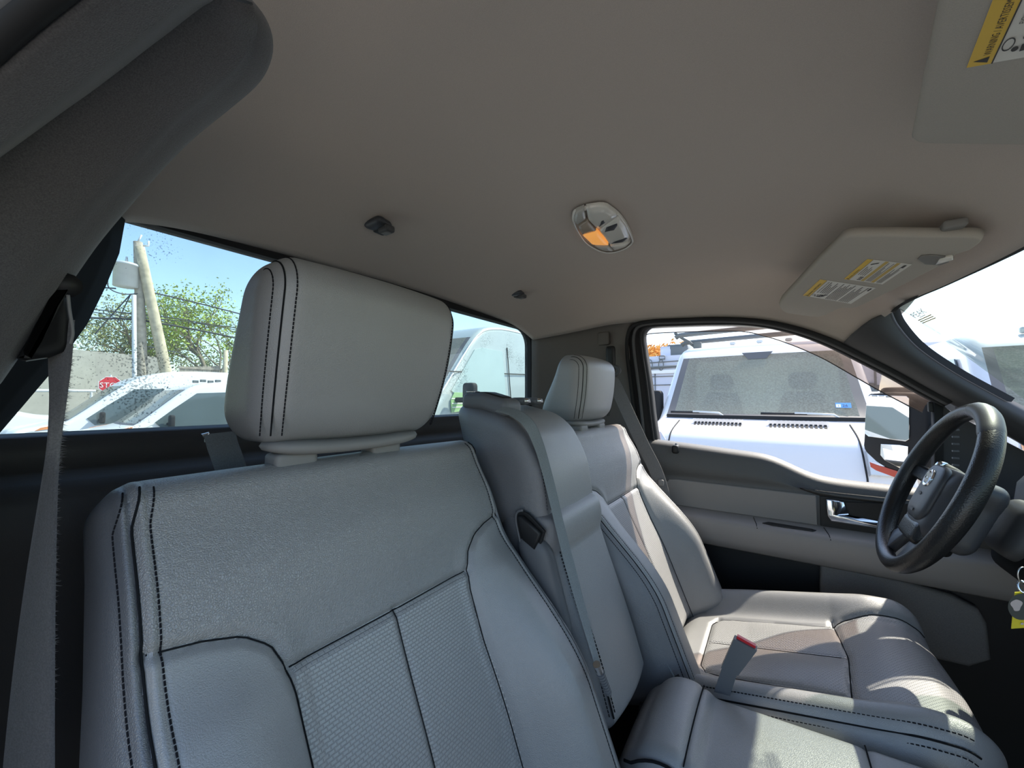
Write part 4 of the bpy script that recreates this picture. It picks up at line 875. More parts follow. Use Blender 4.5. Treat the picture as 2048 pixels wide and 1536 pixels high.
# dome lamp
dl_px = [(1146, 430), (1151, 420), (1170, 413), (1200, 408.5), (1214, 409.5), (1236, 424), (1254, 448), (1265, 474), (1264, 484), (1252, 494), (1232, 501), (1214, 502.5), (1194, 497), (1172, 483), (1156, 461), (1147, 442)]
zc = min(ceil_z(x, y) for x in (-.33, -.285, -.24) for y in (.63, .74, .85))-.001
base = spline(ats(dl_px, Z=zc), 64, closed=True); cc = base.mean(0)
dl = empty('dome_lamp', cc, 'oval clear dome lamp with one amber lit lens', 'lamp')
rings = []
for s_, dz in ((1.03, 0), (1.03, -.004), (.99, -.0075), (.965, -.0075), (.95, -.006)): rings.append(cc+(base-cc)*s_+np.array([0, 0, dz]))
R_ = np.array(rings).transpose(1, 0, 2); R_ = np.vstack([R_, R_[:1]]); mk('bezel', R_.reshape(-1, 3), grid_faces(65, 5), M['lamp_clear'], dl)
LZ = zc-.012
def lampz(p): r = np.linalg.norm((p-cc)[:2])/.11; return LZ+.009*min(1, r*r)
def lens(name, px, mat, parent=dl, drop=0.0):
    P = ats(px, Z=zc-.008); P = resample(np.vstack([P, P[:1]]), 32)[:-1]; c = P.mean(0); k = len(P)
    rows = [P+np.array([0, 0, .008]), P, c+(P-c)*.93+np.array([0, 0, -.003-drop]), c+(P-c)*.5+np.array([0, 0, -.005-drop])]
    V = np.vstack(rows+[c[None]+np.array([[0, 0, -.0055-drop]])]); Fc = [(a*k+i, a*k+(i+1) % k, (a+1)*k+(i+1) % k, (a+1)*k+i) for a in range(3) for i in range(k)]+[(3*k+i, 3*k+(i+1) % k, 4*k) for i in range(k)]
    return mk(name, V, Fc, mat, parent)
M['lamp_frost'] = pmat('frosted_lamp_plastic', (.50, .49, .45), .3, .5, coat=.3)
M['lamp_tan'] = pmat('unlit_lamp_lens', (.42, .34, .27), .25, .5, coat=.4)
lens('end_panel', [(1148, 432), (1152, 423), (1168, 416), (1172, 436), (1156, 447), (1149, 444)], M['lamp_frost'])
lens('map_lens', [(1172, 415), (1200, 411), (1213, 412), (1232, 425), (1236, 431), (1196, 458), (1176, 438)], M['lamp_clear'])
lens('map_lens', [(1237, 432), (1252, 451), (1260, 474), (1258, 482), (1220, 489), (1198, 460)], M['lamp_clear'])
lens('amber_lens', [(1166, 470), (1193, 462), (1217, 489), (1185, 488)], M['lamp_amber'])
lens('tan_lens', [(1157, 452), (1175, 440), (1193, 460), (1165, 468), (1158, 458)], M['lamp_tan'])
lens('end_panel', [(1189, 490), (1217, 491), (1226, 501), (1208, 500), (1198, 496)], M['lamp_frost'])
lens('end_panel', [(1220, 491), (1259, 484), (1262, 482), (1252, 492), (1230, 499)], M['lamp_clear'])
for q in ([(1202, 436), (1209, 433), (1211, 442), (1197, 452)], [(1208, 462), (1212, 452), (1236, 442), (1238, 446), (1230, 458)], [(1222, 485), (1228, 480), (1252, 471), (1256, 473), (1246, 482)]): lens('switch_recess', q, M['wheel_grey'], dl, .001)
# two cargo hooks on the headliner
for (u, v, sc_, lab) in ((757, 447, 1.0, 'small dark coat hook on the headliner left of the dome lamp'), (1035, 586, .9, 'farther small dark coat hook on the headliner over the center seat')):
    z0 = 1.84
    for _ in range(8): p = at(u, v, Z=z0); z0 = ceil_z(p[0], p[1])-.004
    h = empty('coat_hook', p, lab, 'hook', 'headliner hooks')
    V, Fc = rbox([-.026, -.022, -.012], [.026, .026, .008], [.014, .014, .010], [14, 14, 8]); V[:, 0] *= 1-.25*np.clip(V[:, 1]/.026, -1, 1); mk('hook_base', p+V*sc_, Fc, M['wheel_grey'], h)
    V, Fc = rbox([-.002, -.002, -.021], [.03, .022, -.006], [.005, .005, .005], [8, 8, 6]); o = mk('hook_tab', p+V*sc_, Fc, M['trim_pale2'] if 'trim_pale2' in M else M['trim_grey'], h)
    V, Fc = rbox([.004, .003, -.0225], [.024, .017, -.0205], [.002, .002, .0008], [4, 4, 3]); mk('tab_face', p+V*sc_, Fc, M['trim_pale'], o)
    V, Fc = rbox([-.02, .0, -.014], [.0, .026, -.009], [.003, .003, .002], [6, 6, 4]); mk('hook_slot', p+V*sc_, Fc, M['black'], h)

# ================================================================== steering wheel
WC = np.array([.2568, 1.1447, 1.3193]); WT = .4024; WQ = np.array([math.sin(WT), 0, math.cos(WT)]); WN = np.array([-math.cos(WT), 0, math.sin(WT)])   # up in the plane, towards the driver
WYv = np.array([0, 1., 0])
def wp3(a, b, n=0.0): return WC+WYv*a+WQ*b+WN*n
sw = empty('steering_wheel', WC-WN*.03, 'worn black leather steering wheel with a round badge on its grey hub', 'steering wheel')
A_ = np.linspace(0, 2*math.pi, 120, endpoint=False)
V, Fc = tube_vf([wp3(.173*math.cos(t), .173*math.sin(t)) for t in A_], [.0165+.0012*math.cos(2*t) for t in A_], 18, closed=True); rim = mk('rim', V, Fc, M['wheel_black'], sw)
V, Fc = tube_vf([wp3(.173*math.cos(t), .173*math.sin(t), .0006) for t in np.linspace(1.55, 2.35, 24)], np.interp(np.linspace(0, 1, 24), [0, .1, .9, 1], [.0155, .0172, .0172, .0155]), 16); mk('worn_patch', V, Fc, M['worn'] if 'worn' in M else M['wheel_grey'], rim)
def plate(pts, th, bev, name, mat, par): V, Fc = slab([wp3(*p) for p in pts], WN, th, bev); return mk(name, V, Fc, mat, par)
HD = -.030      # the hub is dished behind the rim
for sg in (-1, 1):
    plate([(sg*x, y, n) for x, y, n in ((.05, .030, HD), (.10, .030, -.038), (.168, .034, -.012), (.170, .004, -.012), (.12, -.002, -.030), (.05, -.010, HD))], .018, .006, 'spoke', M['wheel_black'], sw)
    plate([(sg*x, y, n) for x, y, n in ((.02, -.075, HD), (.05, -.078, HD), (.095, -.125, -.022), (.122, -.124, -.010), (.085, -.155, -.010), (.035, -.170, -.010))], .016, .005, 'spoke', M['wheel_grey'], sw)
V, Fc = rbox([-.074, -.098, -.05], [.074, .050, .022], [.03, .03, .02], [30, 30, 14]); V[:, 0] *= 1+.25*np.clip(V[:, 1]/.05, 0, 1)
V[:, 2] += .012*(1-(V[:, 0]/.09)**2)*(V[:, 2] > 0)+HD; hub = mk('hub', np.array([wp3(*p) for p in V]), Fc, M['wheel_grey'], sw)
V, Fc = rbox([-.050, -.07, .02+HD], [.050, .05, .040+HD], [.03, .03, .008], [24, 24, 6]); mk('airbag_cover', np.array([wp3(*p) for p in V]), Fc, M['wheel_grey'], sw)
V, Fc = rbox([-.055, -.115, -.03+HD], [.055, -.066, .034+HD], [.02, .012, .015], [16, 10, 10]); mk('lower_cover', np.array([wp3(*p) for p in V]), Fc, M['wheel_black'], sw)
bd = mk('badge', *(lambda t: (np.array([wp3(.019*math.cos(a)*r, .018+.019*math.sin(a)*r, .040+HD+dz) for r, dz in ((1, 0), (.95, .0025), (.85, .0025), (.80, .0012)) for a in t]+[wp3(0, .018, .0412+HD)]), [(k*24+i, k*24+(i+1) % 24, (k+1)*24+(i+1) % 24, (k+1)*24+i) for k in range(3) for i in range(24)]+[(72+i, 72+(i+1) % 24, 96) for i in range(24)]))(np.linspace(0, 2*math.pi, 24, endpoint=False)), M['chrome'], sw)
mb = MB()
for k in range(4):
    a = math.pi/4+k*math.pi/2; c = (.0085*math.cos(a), .018+.0085*math.sin(a))
    mb.add([wp3(c[0]+.0062*math.cos(t), c[1]+.0062*math.sin(t), .0428+HD) for t in np.linspace(0, 2*math.pi, 12, endpoint=False)], [tuple(range(12))])
mb.build('badge_petals', M['white_label'], bd)
mb = MB(); mb.add([wp3(x, y, .0413+HD) for x, y in ((-.008, -.016), (.006, -.012), (.009, -.017), (-.002, -.021))], [(0, 1, 2, 3)]); mb.build('hub_mark', M['black'], sw); mb = MB(); mb.add([wp3(x, y, .0413+HD) for x, y in ((-.011, -.050), (.011, -.050), (.011, -.056), (-.011, -.056))], [(0, 1, 2, 3)]); mb.build('hub_mark', M['black'], sw)
# column, stalk, ignition, keys
sc = empty('steering_column', WC-WN*.2, 'dark column shroud behind the steering wheel with a turn signal stalk', 'steering column')
V, Fc = rbox([-.058, -.07, -.26], [.058, .040, -.105], [.03, .03, .02], [20, 20, 20]); V[:, 1] -= 0; mk('shroud', np.array([wp3(*p) for p in V]), Fc, M['trim'], sc)
s0 = at(1888, 934, Y=1.25); s1 = wp3(.05, .02, -.12)
V, Fc = tube_vf([s1, s1*.5+s0*.5, s0*.85+s1*.15, s0], [.007, .008, .0115, .010], 12); mk('stalk', V, Fc, M['trim_grey'], sc); mk('stalk_end', *tube_vf([s0, s0+(s0-s1)/np.linalg.norm(s0-s1)*.012], [.0112, .008], 12), M['chrome'], sc)
V, Fc = rbox([-.075, -.10, -.28], [.20, .02, -.13], [.03]*3, [20, 14, 14]); mk('knee_panel', np.array([wp3(-a, b, n) for a, b, n in V]), Fc, M['matte'], sc)
kc = at(2046, 1150, Y=.98); ky = empty('key_ring', at(2044, 1210, Y=.98), 'key ring with a yellow tag hanging at the right edge', 'keys')
A_ = np.linspace(0, 2*math.pi, 28, endpoint=False)
mk('ring', *tube_vf([kc+np.array([.008*math.cos(t)*.8, .004*math.cos(t), .012*math.sin(t)]) for t in A_], .0011, 6, closed=True), M['satin'], ky)
kc2 = at(2046, 1174, Y=.98); mk('ring', *tube_vf([kc2+np.array([.005*math.cos(t), .003*math.sin(t), .008*math.sin(t)]) for t in A_], .0018, 6, closed=True), M['chrome'], ky)
tg = ats([(2029, 1184), (2062, 1182), (2058, 1254), (2022, 1256)], Y=.98); V, Fc = slab(tg, (-.3, -1, 0), .003, .0008); tgo = mk('yellow_tag', V, Fc, M['tag_yellow'], ky, smooth=False)
cT = at(2042, 1212, Y=.978)+np.array([0, -.003, 0]); dx_ = (tg[1]-tg[0])/np.linalg.norm(tg[1]-tg[0])
mb = MB(); mb.add([cT+dx_*.0155*math.cos(t)+np.array([0, 0, .0205*math.sin(t)])*1 for t in A_], [tuple(range(28))]); mb.build('tag_disc', M['tag_dark'], tgo)
mb = MB(); mb.add([cT+np.array([0, -.0006, 0])+dx_*(-.006+.006*math.cos(t)*(1+.25*math.sin(3*t)))+np.array([0, 0, .003+.009*math.sin(t)]) for t in A_], [tuple(range(28))]); mb.add([cT+np.array([0, -.0006, 0])+dx_*(-.001+.0017*math.cos(t))+np.array([0, 0, -.026+.0017*math.sin(t)]) for t in A_], [tuple(range(28))]); mb.build('tag_print', M['tag_pale'], tgo)

# ================================================================== side mirror (outside the driver window)
sm_ = empty('side_mirror', at(1800, 960, Y=1.80), 'tall black towing mirror outside the driver window', 'mirror')
MPL = Vector((-.80, -.60, .02)); 
def mpt(u, v, off=0.0): return at(u, v, pl=((-.80, -.60, .02), np.array([-.80, -.60, .02])@np.array([.35, 1.90, 1.455])))+np.array([.80, .60, -.02])*off
hs_ = [(1731, 793), (1737, 787), (1780, 784), (1820, 786), (1850, 790), (1858, 800), (1858, 930), (1850, 952), (1838, 955), (1800, 946), (1770, 936), (1750, 924), (1730, 905), (1724, 895), (1727, 845)]
P = np.array([mpt(*q) for q in hs_]); V, Fc = slab(resample(np.vstack([P, P[:1]]), 60)[:-1]+np.array([.80, .60, -.02])*.09, (-.80, -.60, .02), .09, .012); mh = mk('housing', V, Fc, M['rubber'], sm_)
def mplate(px, off, name, mat, par, th=.003): V, Fc = slab(np.array([mpt(*q) for q in px])-np.array([.80, .60, -.02])*off, (-.80, -.60, .02), th, .001); return mk(name, V, Fc, mat, par, smooth=False)
mplate([(1735, 794), (1742, 790), (1814, 792), (1820, 797), (1820, 878), (1812, 883), (1738, 873), (1730, 866)], .0, 'main_mirror_glass', M['mirror'], sm_)
mplate([(1763, 888), (1800, 890), (1818, 893), (1817, 935), (1800, 936), (1770, 920), (1762, 910)], .0, 'wide_angle_glass', M['mirror'], sm_)
mplate([(1739, 924), (1752, 929), (1800, 944), (1826, 951), (1820, 962), (1790, 955), (1752, 941), (1741, 934)], -.02, 'marker_lens', M['tail'], sm_, .02)
mb = MB(); a0 = mpt(1850, 860, .04); mb.tube([a0, a0+np.array([.02, -.20, -.01])], .03, 10); mb.build('mirror_arm', M['rubber'], sm_)

# ================================================================== sticker inside the windshield
def wsp(u, v): # ray with the driver-side windshield plane
    a, b, c = G[22, 0], G[22, 20], G[10, 10]; n = np.cross(b-a, c-a); n /= np.linalg.norm(n); return at(u, v, pl=(n, n@(a-.001*n)))
def wsn(): a, b, c = G[22, 0], G[22, 20], G[10, 10]; n = np.cross(b-a, c-a); n /= np.linalg.norm(n); return n if n[0] < 0 else -n
sk = empty('windshield_sticker', wsp(1845, 640), 'faint service reminder sticker in the top corner of the windshield', 'sticker')
q = [wsp(1814, 628), wsp(1842, 612), wsp(1876, 636), wsp(1846, 648)]; nn = wsn()
def skp(a, b): return (q[0]*(1-a)+q[1]*a)*(1-b)+(q[3]*(1-a)+q[2]*a)*b+nn*.0008
T, Fx = text_vf('PEAK', 1.0); T = T/np.array([T[:, 0].max(), T[:, 1].max(), 1]); mb = MB()
mb.add([skp(.08+.84*x, .45-.35*y) for x, y, _ in T], Fx); mb.add([skp(a, b) for a, b in ((.3, .52), (.7, .52), (.7, .56), (.3, .56))], [(0, 1, 2, 3)]); mb.build('print', M['door_arm'], sk)
mb = MB()
for k in range(3): mb.add([skp(a, b) for a, b in ((.05, .64+k*.13), (.95, .64+k*.13), (.95, .70+k*.13), (.05, .70+k*.13))], [(0, 1, 2, 3)])
mb.build('amber_lines', M['amber_ink'], sk)
# ================================================================== outside
gx = np.linspace(-70, 70, 30); V = np.array([(x, y, 0) for x in gx for y in gx]); gr = mk('ground', V, grid_faces(30, 30), M['asphalt']); struct(gr, 'sunlit asphalt parking lot around the truck', 'ground')
def chaikin(P, tags, it=2):
    P = [np.array(p, float) for p in P]
    for _ in range(it):
        Q = [P[0]]
        for a, b in zip(P[:-1], P[1:]): Q += [a*.8+b*.2, a*.2+b*.8]
        Q.append(P[-1]); P = Q
    return np.array(P)
COLS = np.array([-1, -.995, -.98, -.955, -.93, -.90, -.86, -.82, -.6, -.3, 0, .3, .6, .82, .86, .90, .93, .955, .98, .995, 1])
class Vehicle:
    def __init__(s, name, label, group, nose, hd, prof, hw, taper, paint, ws, bow=.12, rad=.10, cat='van'):
        s.o = np.array([nose[0], nose[1], 0.]); h = np.array([hd[0], hd[1], 0.]); s.h = h/np.linalg.norm(h); s.w = np.array([s.h[1], -s.h[0], 0]); s.hw = hw; s.tp = taper
        s.prof = chaikin(prof, None); s.root = empty(name, s.o, label, cat, group); s.paint = paint; s.ws = ws; s.bow = bow; s.rad = rad; s.body()
    def P(s, L, Wd, Z): return s.o+s.h*L+s.w*Wd+np.array([0, 0, Z])
    def half(s, Z): return s.hw-s.tp*max(0, Z-.9)
    def surf(s, j, a, lift=0.0):
        L, Z = s.prof[j]; p0, p1 = s.prof[max(j-1, 0)], s.prof[min(j+1, len(s.prof)-1)]; t = p1-p0; t /= max(np.linalg.norm(t), 1e-9); nrm = np.array([-t[1], t[0]])
        e = max(0, (abs(a)-.90)/.10); d = -s.rad*(1-math.sqrt(max(0, 1-e*e)))+lift
        front = max(0, 1-L/2.2); return s.P(L+nrm[0]*d+s.bow*a*a*front, a*s.half(Z), Z+nrm[1]*d)
    def body(s):
        n = len(s.prof); m = len(COLS); V = np.array([s.surf(j, a) for j in range(n) for a in COLS]); F = []; G_ = []; B_ = []
        z0, z1, lmax = s.ws
        for j in range(n-1):
            zc = (s.prof[j, 1]+s.prof[j+1, 1])/2; lc = (s.prof[j, 0]+s.prof[j+1, 0])/2; inw = z0 < zc < z1 and lc < lmax
            for k in range(m-1):
                ac = abs(COLS[k]+COLS[k+1])/2; f = (j*m+k, j*m+k+1, (j+1)*m+k+1, (j+1)*m+k)
                if inw and ac < .90: (G_ if (ac < .84 and z0+.05 < zc < z1-.05) else B_).append(f)
                else: F.append(f)
        for e in (0, m-1): F.append([j*m+e for j in range(n)])
        def sub(fs, name, mat):
            idx = sorted({i for f in fs for i in f}); mp = {i: k for k, i in enumerate(idx)}; return mk(name, V[idx], [[mp[i] for i in f] for f in fs], mat, s.root, True, auto=40)
        s.bo = sub(F, 'body', s.paint)
        if B_: sub(B_, 'windshield_border', M['frit'])
        if G_: sub(G_, 'windshield', M['g_van'])
    def side_panel(s, pts, sg, name, mat, lift=.006, th=.01):
        P = [s.P(L, sg*(s.half(Z)+lift-th), Z) for L, Z in pts]; V, F = slab(P, s.w*sg, th, .003); return mk(name, V, F, mat, s.root, smooth=False)
    def front_panel(s, pts, name, mat, lift=.01, th=.03, par=None):
        """pts in (a, Z): lies on the nose / bonnet surface"""
        P = []
        for a, Z in pts:
            j = int(np.argmin(np.abs(s.prof[s.prof[:, 0] < 1.9][:, 1]-Z))); P.append(s.surf(j, a, lift-th)+np.array([0, 0, Z-s.prof[j, 1]]))
        V, F = slab(P, -s.h*.9+np.array([0, 0, .3]), th, .006); return mk(name, V, F, mat, par or s.root, smooth=False)
    def wheels(s, Ls, r=.34):
        for L in Ls:
            for sg in (-1, 1):
                c = s.P(L, sg*(s.hw-.10), r); A = np.linspace(0, 2*math.pi, 28, endpoint=False); rows = []
                for rr, off in ((.55*r, .11), (.62*r, .125), (.9*r, .125), (r, .10), (r, -.10), (.9*r, -.12)): rows.append([c+s.w*sg*off+s.h*rr*math.cos(t)+np.array([0, 0, rr*math.sin(t)]) for t in np.r_[A, A[0]]])
                V, F = loft(rows); wo_ = mk('wheel', V, F, M['tire'], s.root)
                mk('rim', *slab([c+s.w*sg*.10+s.h*.56*r*math.cos(t)+np.array([0, 0, .56*r*math.sin(t)]) for t in A], s.w*sg, .02, .01), M['steel'], wo_)
    def mirror(s, L, Z, sg, out=.22, big=1.0):
        c = s.P(L, sg*(s.half(Z)+out), Z); V, F = rbox([-.06*big, -.09*big, -.17*big], [.06*big, .09*big, .17*big], [.03, .04, .05], [8, 8, 10])
        o = mk('wing_mirror', np.array([c+s.h*p[0]+s.w*p[1]+np.array([0, 0, p[2]]) for p in V]), F, M['rubber'], s.root)
        mk('mirror_arm', *tube_vf([s.P(L-.03, sg*(s.half(Z)-.02), Z-.05), c+np.array([0, 0, -.05])], .035*big, 8), M['rubber'], s.root)
VAN = [(0, .35), (-.02, .55), (.04, .9), (.12, 1.12), (.21, 1.205), (.64, 1.30), (.78, 1.335), (1.36, 2.02), (1.52, 2.13), (1.9, 2.20), (5.2, 2.22), (5.32, 2.05), (5.36, .45)]
def cargo_van(label, nose, hd=(0, 1), detail=True, group='white cargo vans facing the truck', prof=VAN, paint=None):
    v = Vehicle('cargo_van', label, group, nose, hd, prof, 1.0, .13, paint or M['van_paint'], (1.335, 2.025, 1.6))
    for sg in (-1, 1):
        v.side_panel([(1.15, 1.34), (1.72, 1.93), (2.25, 1.95), (2.25, 1.30), (1.3, 1.27)], sg, 'side_window', M['car_glass'])
        v.mirror(1.12, 1.42, sg, .13, 1.15)
        hl = v.front_panel([(sg*.72, .94), (sg*.73, 1.12), (sg*.80, 1.19), (sg*.96, 1.21), (sg*.985, 1.08), (sg*.97, .94)], 'headlight', M['lens'], .055, .08)
        v.front_panel([(sg*.82, 1.13), (sg*.85, 1.17), (sg*.96, 1.20), (sg*.965, 1.12)], 'turn_signal', M['amber'], .062, .03, hl)
        # wiper
        a0, a1 = (.04, .60) if sg > 0 else (-.84, -.36)
        j0 = int(np.argmin(np.abs(v.prof[v.prof[:, 0] < 1.9][:, 1]-1.335)))
        b = [v.surf(j0, a, .035)+np.array([0, 0, .015]) for a in np.linspace(a0, a1, 6)]; mk('wiper_blade', *tube_vf(b, .013, 6), M['black'], v.root)
        mk('wiper_arm', *tube_vf([v.surf(j0, (a0+a1)/2, .05)+np.array([0, 0, .01]), v.surf(j0, a1+.02, .05), v.surf(j0, a1+.12, .03)+np.array([0, 0, -.06])], .011, 6), M['steel'], v.root)
        if detail:
            j1 = int(np.argmin(np.abs(v.prof[v.prof[:, 0] < 1.9][:, 1]-1.262)))
            fr_ = [v.surf(j1, sg*a, .004)+np.array([0, 0, dz]) for a, dz in ((.10, .035), (.56, .035), (.56, -.035), (.10, -.035))]
            mk('vent_plate', *slab(fr_, np.array([0, 0, 1.]), .006), M['van_paint'], v.root, smooth=False)
            for k in range(13):
                c = v.surf(j1, sg*(.125+k*.034), .012); t = v.h*.91+np.array([0, 0, .42]); u_ = v.w; nn_ = np.cross(u_, t); mb = MB(); mb.box(c, (.009, .072, .003), (u_, t, nn_)); mb.build('vent_slot', M['rubber'], v.root)
            for L0, L1, aa in ((.0, 1.0, .72),):
                jj = [j for j in range(len(v.prof)//2) if .6 < v.prof[j, 1] < 1.29]; mk('hood_joint', *tube_vf([v.surf(j, sg*(.70+.02*(v.prof[j, 1]-.6)), .002) for j in jj], .006, 6), M['rubber'], v.root)
    j2 = int(np.argmin(np.abs(v.prof[v.prof[:, 0] < 1.9][:, 1]-1.31))); mk('cowl', *loft([[v.surf(j2, a, .006)+np.array([0, 0, .03]) for a in np.linspace(-.88, .88, 15)], [v.surf(j2, a, .012)-np.array([0, 0, .012]) for a in np.linspace(-.88, .88, 15)]]), M['rubber'], v.root)
    v.front_panel([(-.66, .62), (-.66, .84), (.66, .84), (.66, .62)], 'grille', M['rubber'], .012, .03)
    v.front_panel([(-.9, .36), (-.9, .56), (.9, .56), (.9, .36)], 'bumper', M['trim_grey'], .03, .06)
    v.wheels((.9, 4.2))
    # inside: floor of the cab, bulkhead, two seats, wheel, mirror pad
    mk('bulkhead', *slab([v.P(2.5, a, z) for a, z in ((-.85, .8), (.85, .8), (.8, 2.05), (-.8, 2.05))], -v.h, .03), M['grey_in'], v.root, smooth=False)
    mk('dash_top', *slab([v.P(l, a, 1.30) for l, a in ((.8, -.85), (.8, .85), (1.35, .85), (1.35, -.85))], (0, 0, 1), .04), M['grey_in'], v.root, smooth=False)
    for a in (-.42, .42):
        V, F = rbox([-.06, -.25, 1.0], [.07, .25, 1.60], [.05, .08, .10], [8, 12, 16]); st_ = mk('cab_seat', np.array([v.P(1.95+p[0], a+p[1]*(1-.25*max(0, p[2]-1.3)/.3), p[2]) for p in V]), F, M['cab_seat'], v.root)
        V, F = rbox([-.05, -.13, 1.63], [.05, .13, 1.83], [.04, .06, .07], [8, 10, 10]); mk('cab_headrest', np.array([v.P(1.97+p[0], a+p[1], p[2]) for p in V]), F, M['cab_seat'], st_)
    A = np.linspace(0, 2*math.pi, 30, endpoint=False); mk('cab_steering_wheel', *tube_vf([v.P(1.48+.10*math.sin(t), -.0+.40*1+.19*math.cos(t), 1.38+.10*math.sin(t)) for t in A], .016, 8, closed=True), M['rubber'], v.root)
    jw = int(np.argmin(np.abs(v.prof[v.prof[:, 0] < 1.9][:, 1]-1.97))); 
    mk('sensor_patch', *slab([v.surf(jw, a, .004)+d for a, d in ((-.17, np.array([0, 0, .02])), (.17, np.array([0, 0, .02])), (.10, -np.array([0, 0, .06])-v.h*.05), (-.10, -np.array([0, 0, .06])-v.h*.05))], -v.h+np.array([0, 0, .5]), .004), M['frit'], v.root, smooth=False)
    return v
M['grey_in'] = pmat('van_interior', (.75, .76, .70), .8); M['cab_seat'] = pmat('van_seat_cloth', (.10, .105, .11), .9)
v1 = cargo_van('white cargo van facing the driver window with a ladder rack', (-.17, 3.72))
# clearance lamps, rack
for k, x in enumerate((-.32, .02, .36)):
    j = int(np.argmin(np.abs(v1.prof[:, 0]-1.75))); c = v1.surf(j, -x*0+(x), .01); V, F = rbox([-.035, -.03, -.005], [.035, .03, .035], [.02, .02, .018], [8, 8, 6]); mk('clearance_lamp', c+V, F, M['lens'], v1.root)
rk = empty('ladder_rack', v1.P(2.2, 0, 2.2), 'grey pipe ladder rack above the van with the vented hood', 'rack')
for L, z in ((1.75, 2.36), (2.15, 2.31), (4.2, 2.36)):
    mk('cross_bar', *tube_vf([v1.P(L, -.93, z-.03), v1.P(L, -.88, z), v1.P(L, .88, z+.03), v1.P(L, .93, z)], .032, 8), M['rack'], rk)
for sg in (-1, 1):
    mk('side_rail', *tube_vf([v1.P(1.75, sg*.93, 2.39), v1.P(4.3, sg*.93, 2.37)], .02, 8), M['rack'], rk)
    for L in (2.0, 4.2):
        mk('foot_bracket', *tube_vf([v1.P(L, sg*.72, 2.19), v1.P(L, sg*.80, 2.30), v1.P(L-.05, sg*.93, 2.38)], .018, 6), M['rack'], rk); mk('foot_clamp', *rbox(v1.P(L, sg*.70, 2.19)-np.array([.05, .04, .0]), v1.P(L, sg*.70, 2.19)+np.array([.05, .04, .09]), [.01]*3, [5, 5, 5]), M['rack'], rk)
stk = empty('registration_sticker', v1.P(1.0, .7, 1.45), 'small blue sticker in the lower corner of the van windshield', 'sticker')
js = int(np.argmin(np.abs(v1.prof[v1.prof[:, 0] < 1.9][:, 1]-1.45))); c = v1.surf(js, .72, .012); tt = np.array([v1.prof[js+1, 0]-v1.prof[js, 0], v1.prof[js+1, 1]-v1.prof[js, 1]]); tt /= np.linalg.norm(tt); t3 = v1.h*tt[0]+np.array([0, 0, tt[1]]); nn3 = np.cross(np.array([1., 0, 0]), t3); nn3 = nn3 if nn3[1] < 0 else -nn3
def stp(x, y, l): return c+np.array([x, 0, 0])+t3*y+nn3*l
mk('sticker_base', *slab([stp(x, y, 0) for x, y in ((-.055, -.03), (.055, -.03), (.055, .03), (-.055, .03))], nn3, .001), M['blue_ink'], stk, smooth=False)
mk('sticker_panel', *slab([stp(x, y, .001) for x, y in ((-.052, -.026), (-.018, -.026), (-.018, .012), (-.052, .012))], nn3, .001), M['sign_white'], stk, smooth=False)
mb = MB(); T, Fx = text_vf('26', .04); mb.add([stp(-.008+x, -.018+y, .0025) for x, y, _ in T], Fx); T, Fx = text_vf('1', .03); mb.add([stp(-.042+x, -.02+y, .0035) for x, y, _ in T], Fx); mb.build('sticker_print', M['ink'], stk)
v2 = cargo_van('second white cargo van seen through the windshield', (2.42, 4.25), detail=False)
for k, x in enumerate((-.25, -.05)):
    j = int(np.argmin(np.abs(v2.prof[:, 0]-1.6))); c = v2.surf(j, x-.25, .01); V, F = rbox([-.05, -.03, -.005], [.05, .03, .06], [.02, .02, .02], [8, 8, 6]); mk('clearance_lamp', c+V, F, M['lens'] if k == 0 else M['rack'], v2.root)
# dull grey high van right behind the cab, nose to the near side
M['pale_glass'] = pmat('sky_painted_van_glass', (.40, .50, .47), .25, .6); M['green_glass'] = pmat('green_view_glass', (.35, .55, .25), .3, .5)  # sky reflection painted as pale glass; greenery behind the window painted as green glass
HV = [(0, .35), (-.02, .6), (.0, 1.0), (.12, 1.15), (.70, 1.50), (.82, 1.58), (1.62, 2.42), (1.95, 2.62), (2.6, 2.72), (5.6, 2.74), (5.75, 2.5), (5.8, .45)]
v3 = Vehicle('cargo_van', 'dull grey high roof van filling the far end of the rear window', 'vans behind the cab', (-4.35, 2.55), (-.05, 1), HV, 1.02, .10, M['grey_paint'], (1.6, 2.42, 1.8))
for sg in (-1, 1):
    sw_ = v3.side_panel([(1.05, 1.62), (1.62, 2.22), (1.80, 2.27), (2.35, 2.27), (2.35, 1.56), (1.2, 1.52)], sg, 'side_window', M['pale_glass'])
    v3.side_panel([(1.02, 1.50), (1.10, 1.60), (1.38, 1.60), (1.38, 1.36), (1.02, 1.34)], sg, 'vent_window', M['green_glass'], .012)
    for z in (1.40, 1.45, 1.51): v3.side_panel([(1.03, z), (1.37, z), (1.37, z+.012), (1.03, z+.012)], sg, 'fence_strip', M['sign_white'], .016)  # added strips standing in for fence lines seen through the small window
    mk('drip_rail', *tube_vf([v3.P(v3.prof[j, 0], sg*(v3.half(v3.prof[j, 1])-.01), v3.prof[j, 1]-.05) for j in range(len(v3.prof)) if 1.6 < v3.prof[j, 1] and v3.prof[j, 0] < 4], .012, 6), M['sign_white'], v3.root)
    v3.mirror(1.15, 1.55, sg); v3.side_panel([(.02, .95), (.05, 1.12), (.45, 1.28), (.40, 1.05)], sg, 'headlight', M['lens'])
    v3.side_panel([(2.5, .7), (2.5, 2.35), (2.515, 2.35), (2.515, .7)], sg, 'door_joint', M['rubber']); v3.side_panel([(.9, 1.86+.0), (5.5, 2.02), (5.5, 2.035), (.9, 1.875)], sg, 'body_crease', M['rubber'], .004)
v3.wheels((1.0, 4.5))
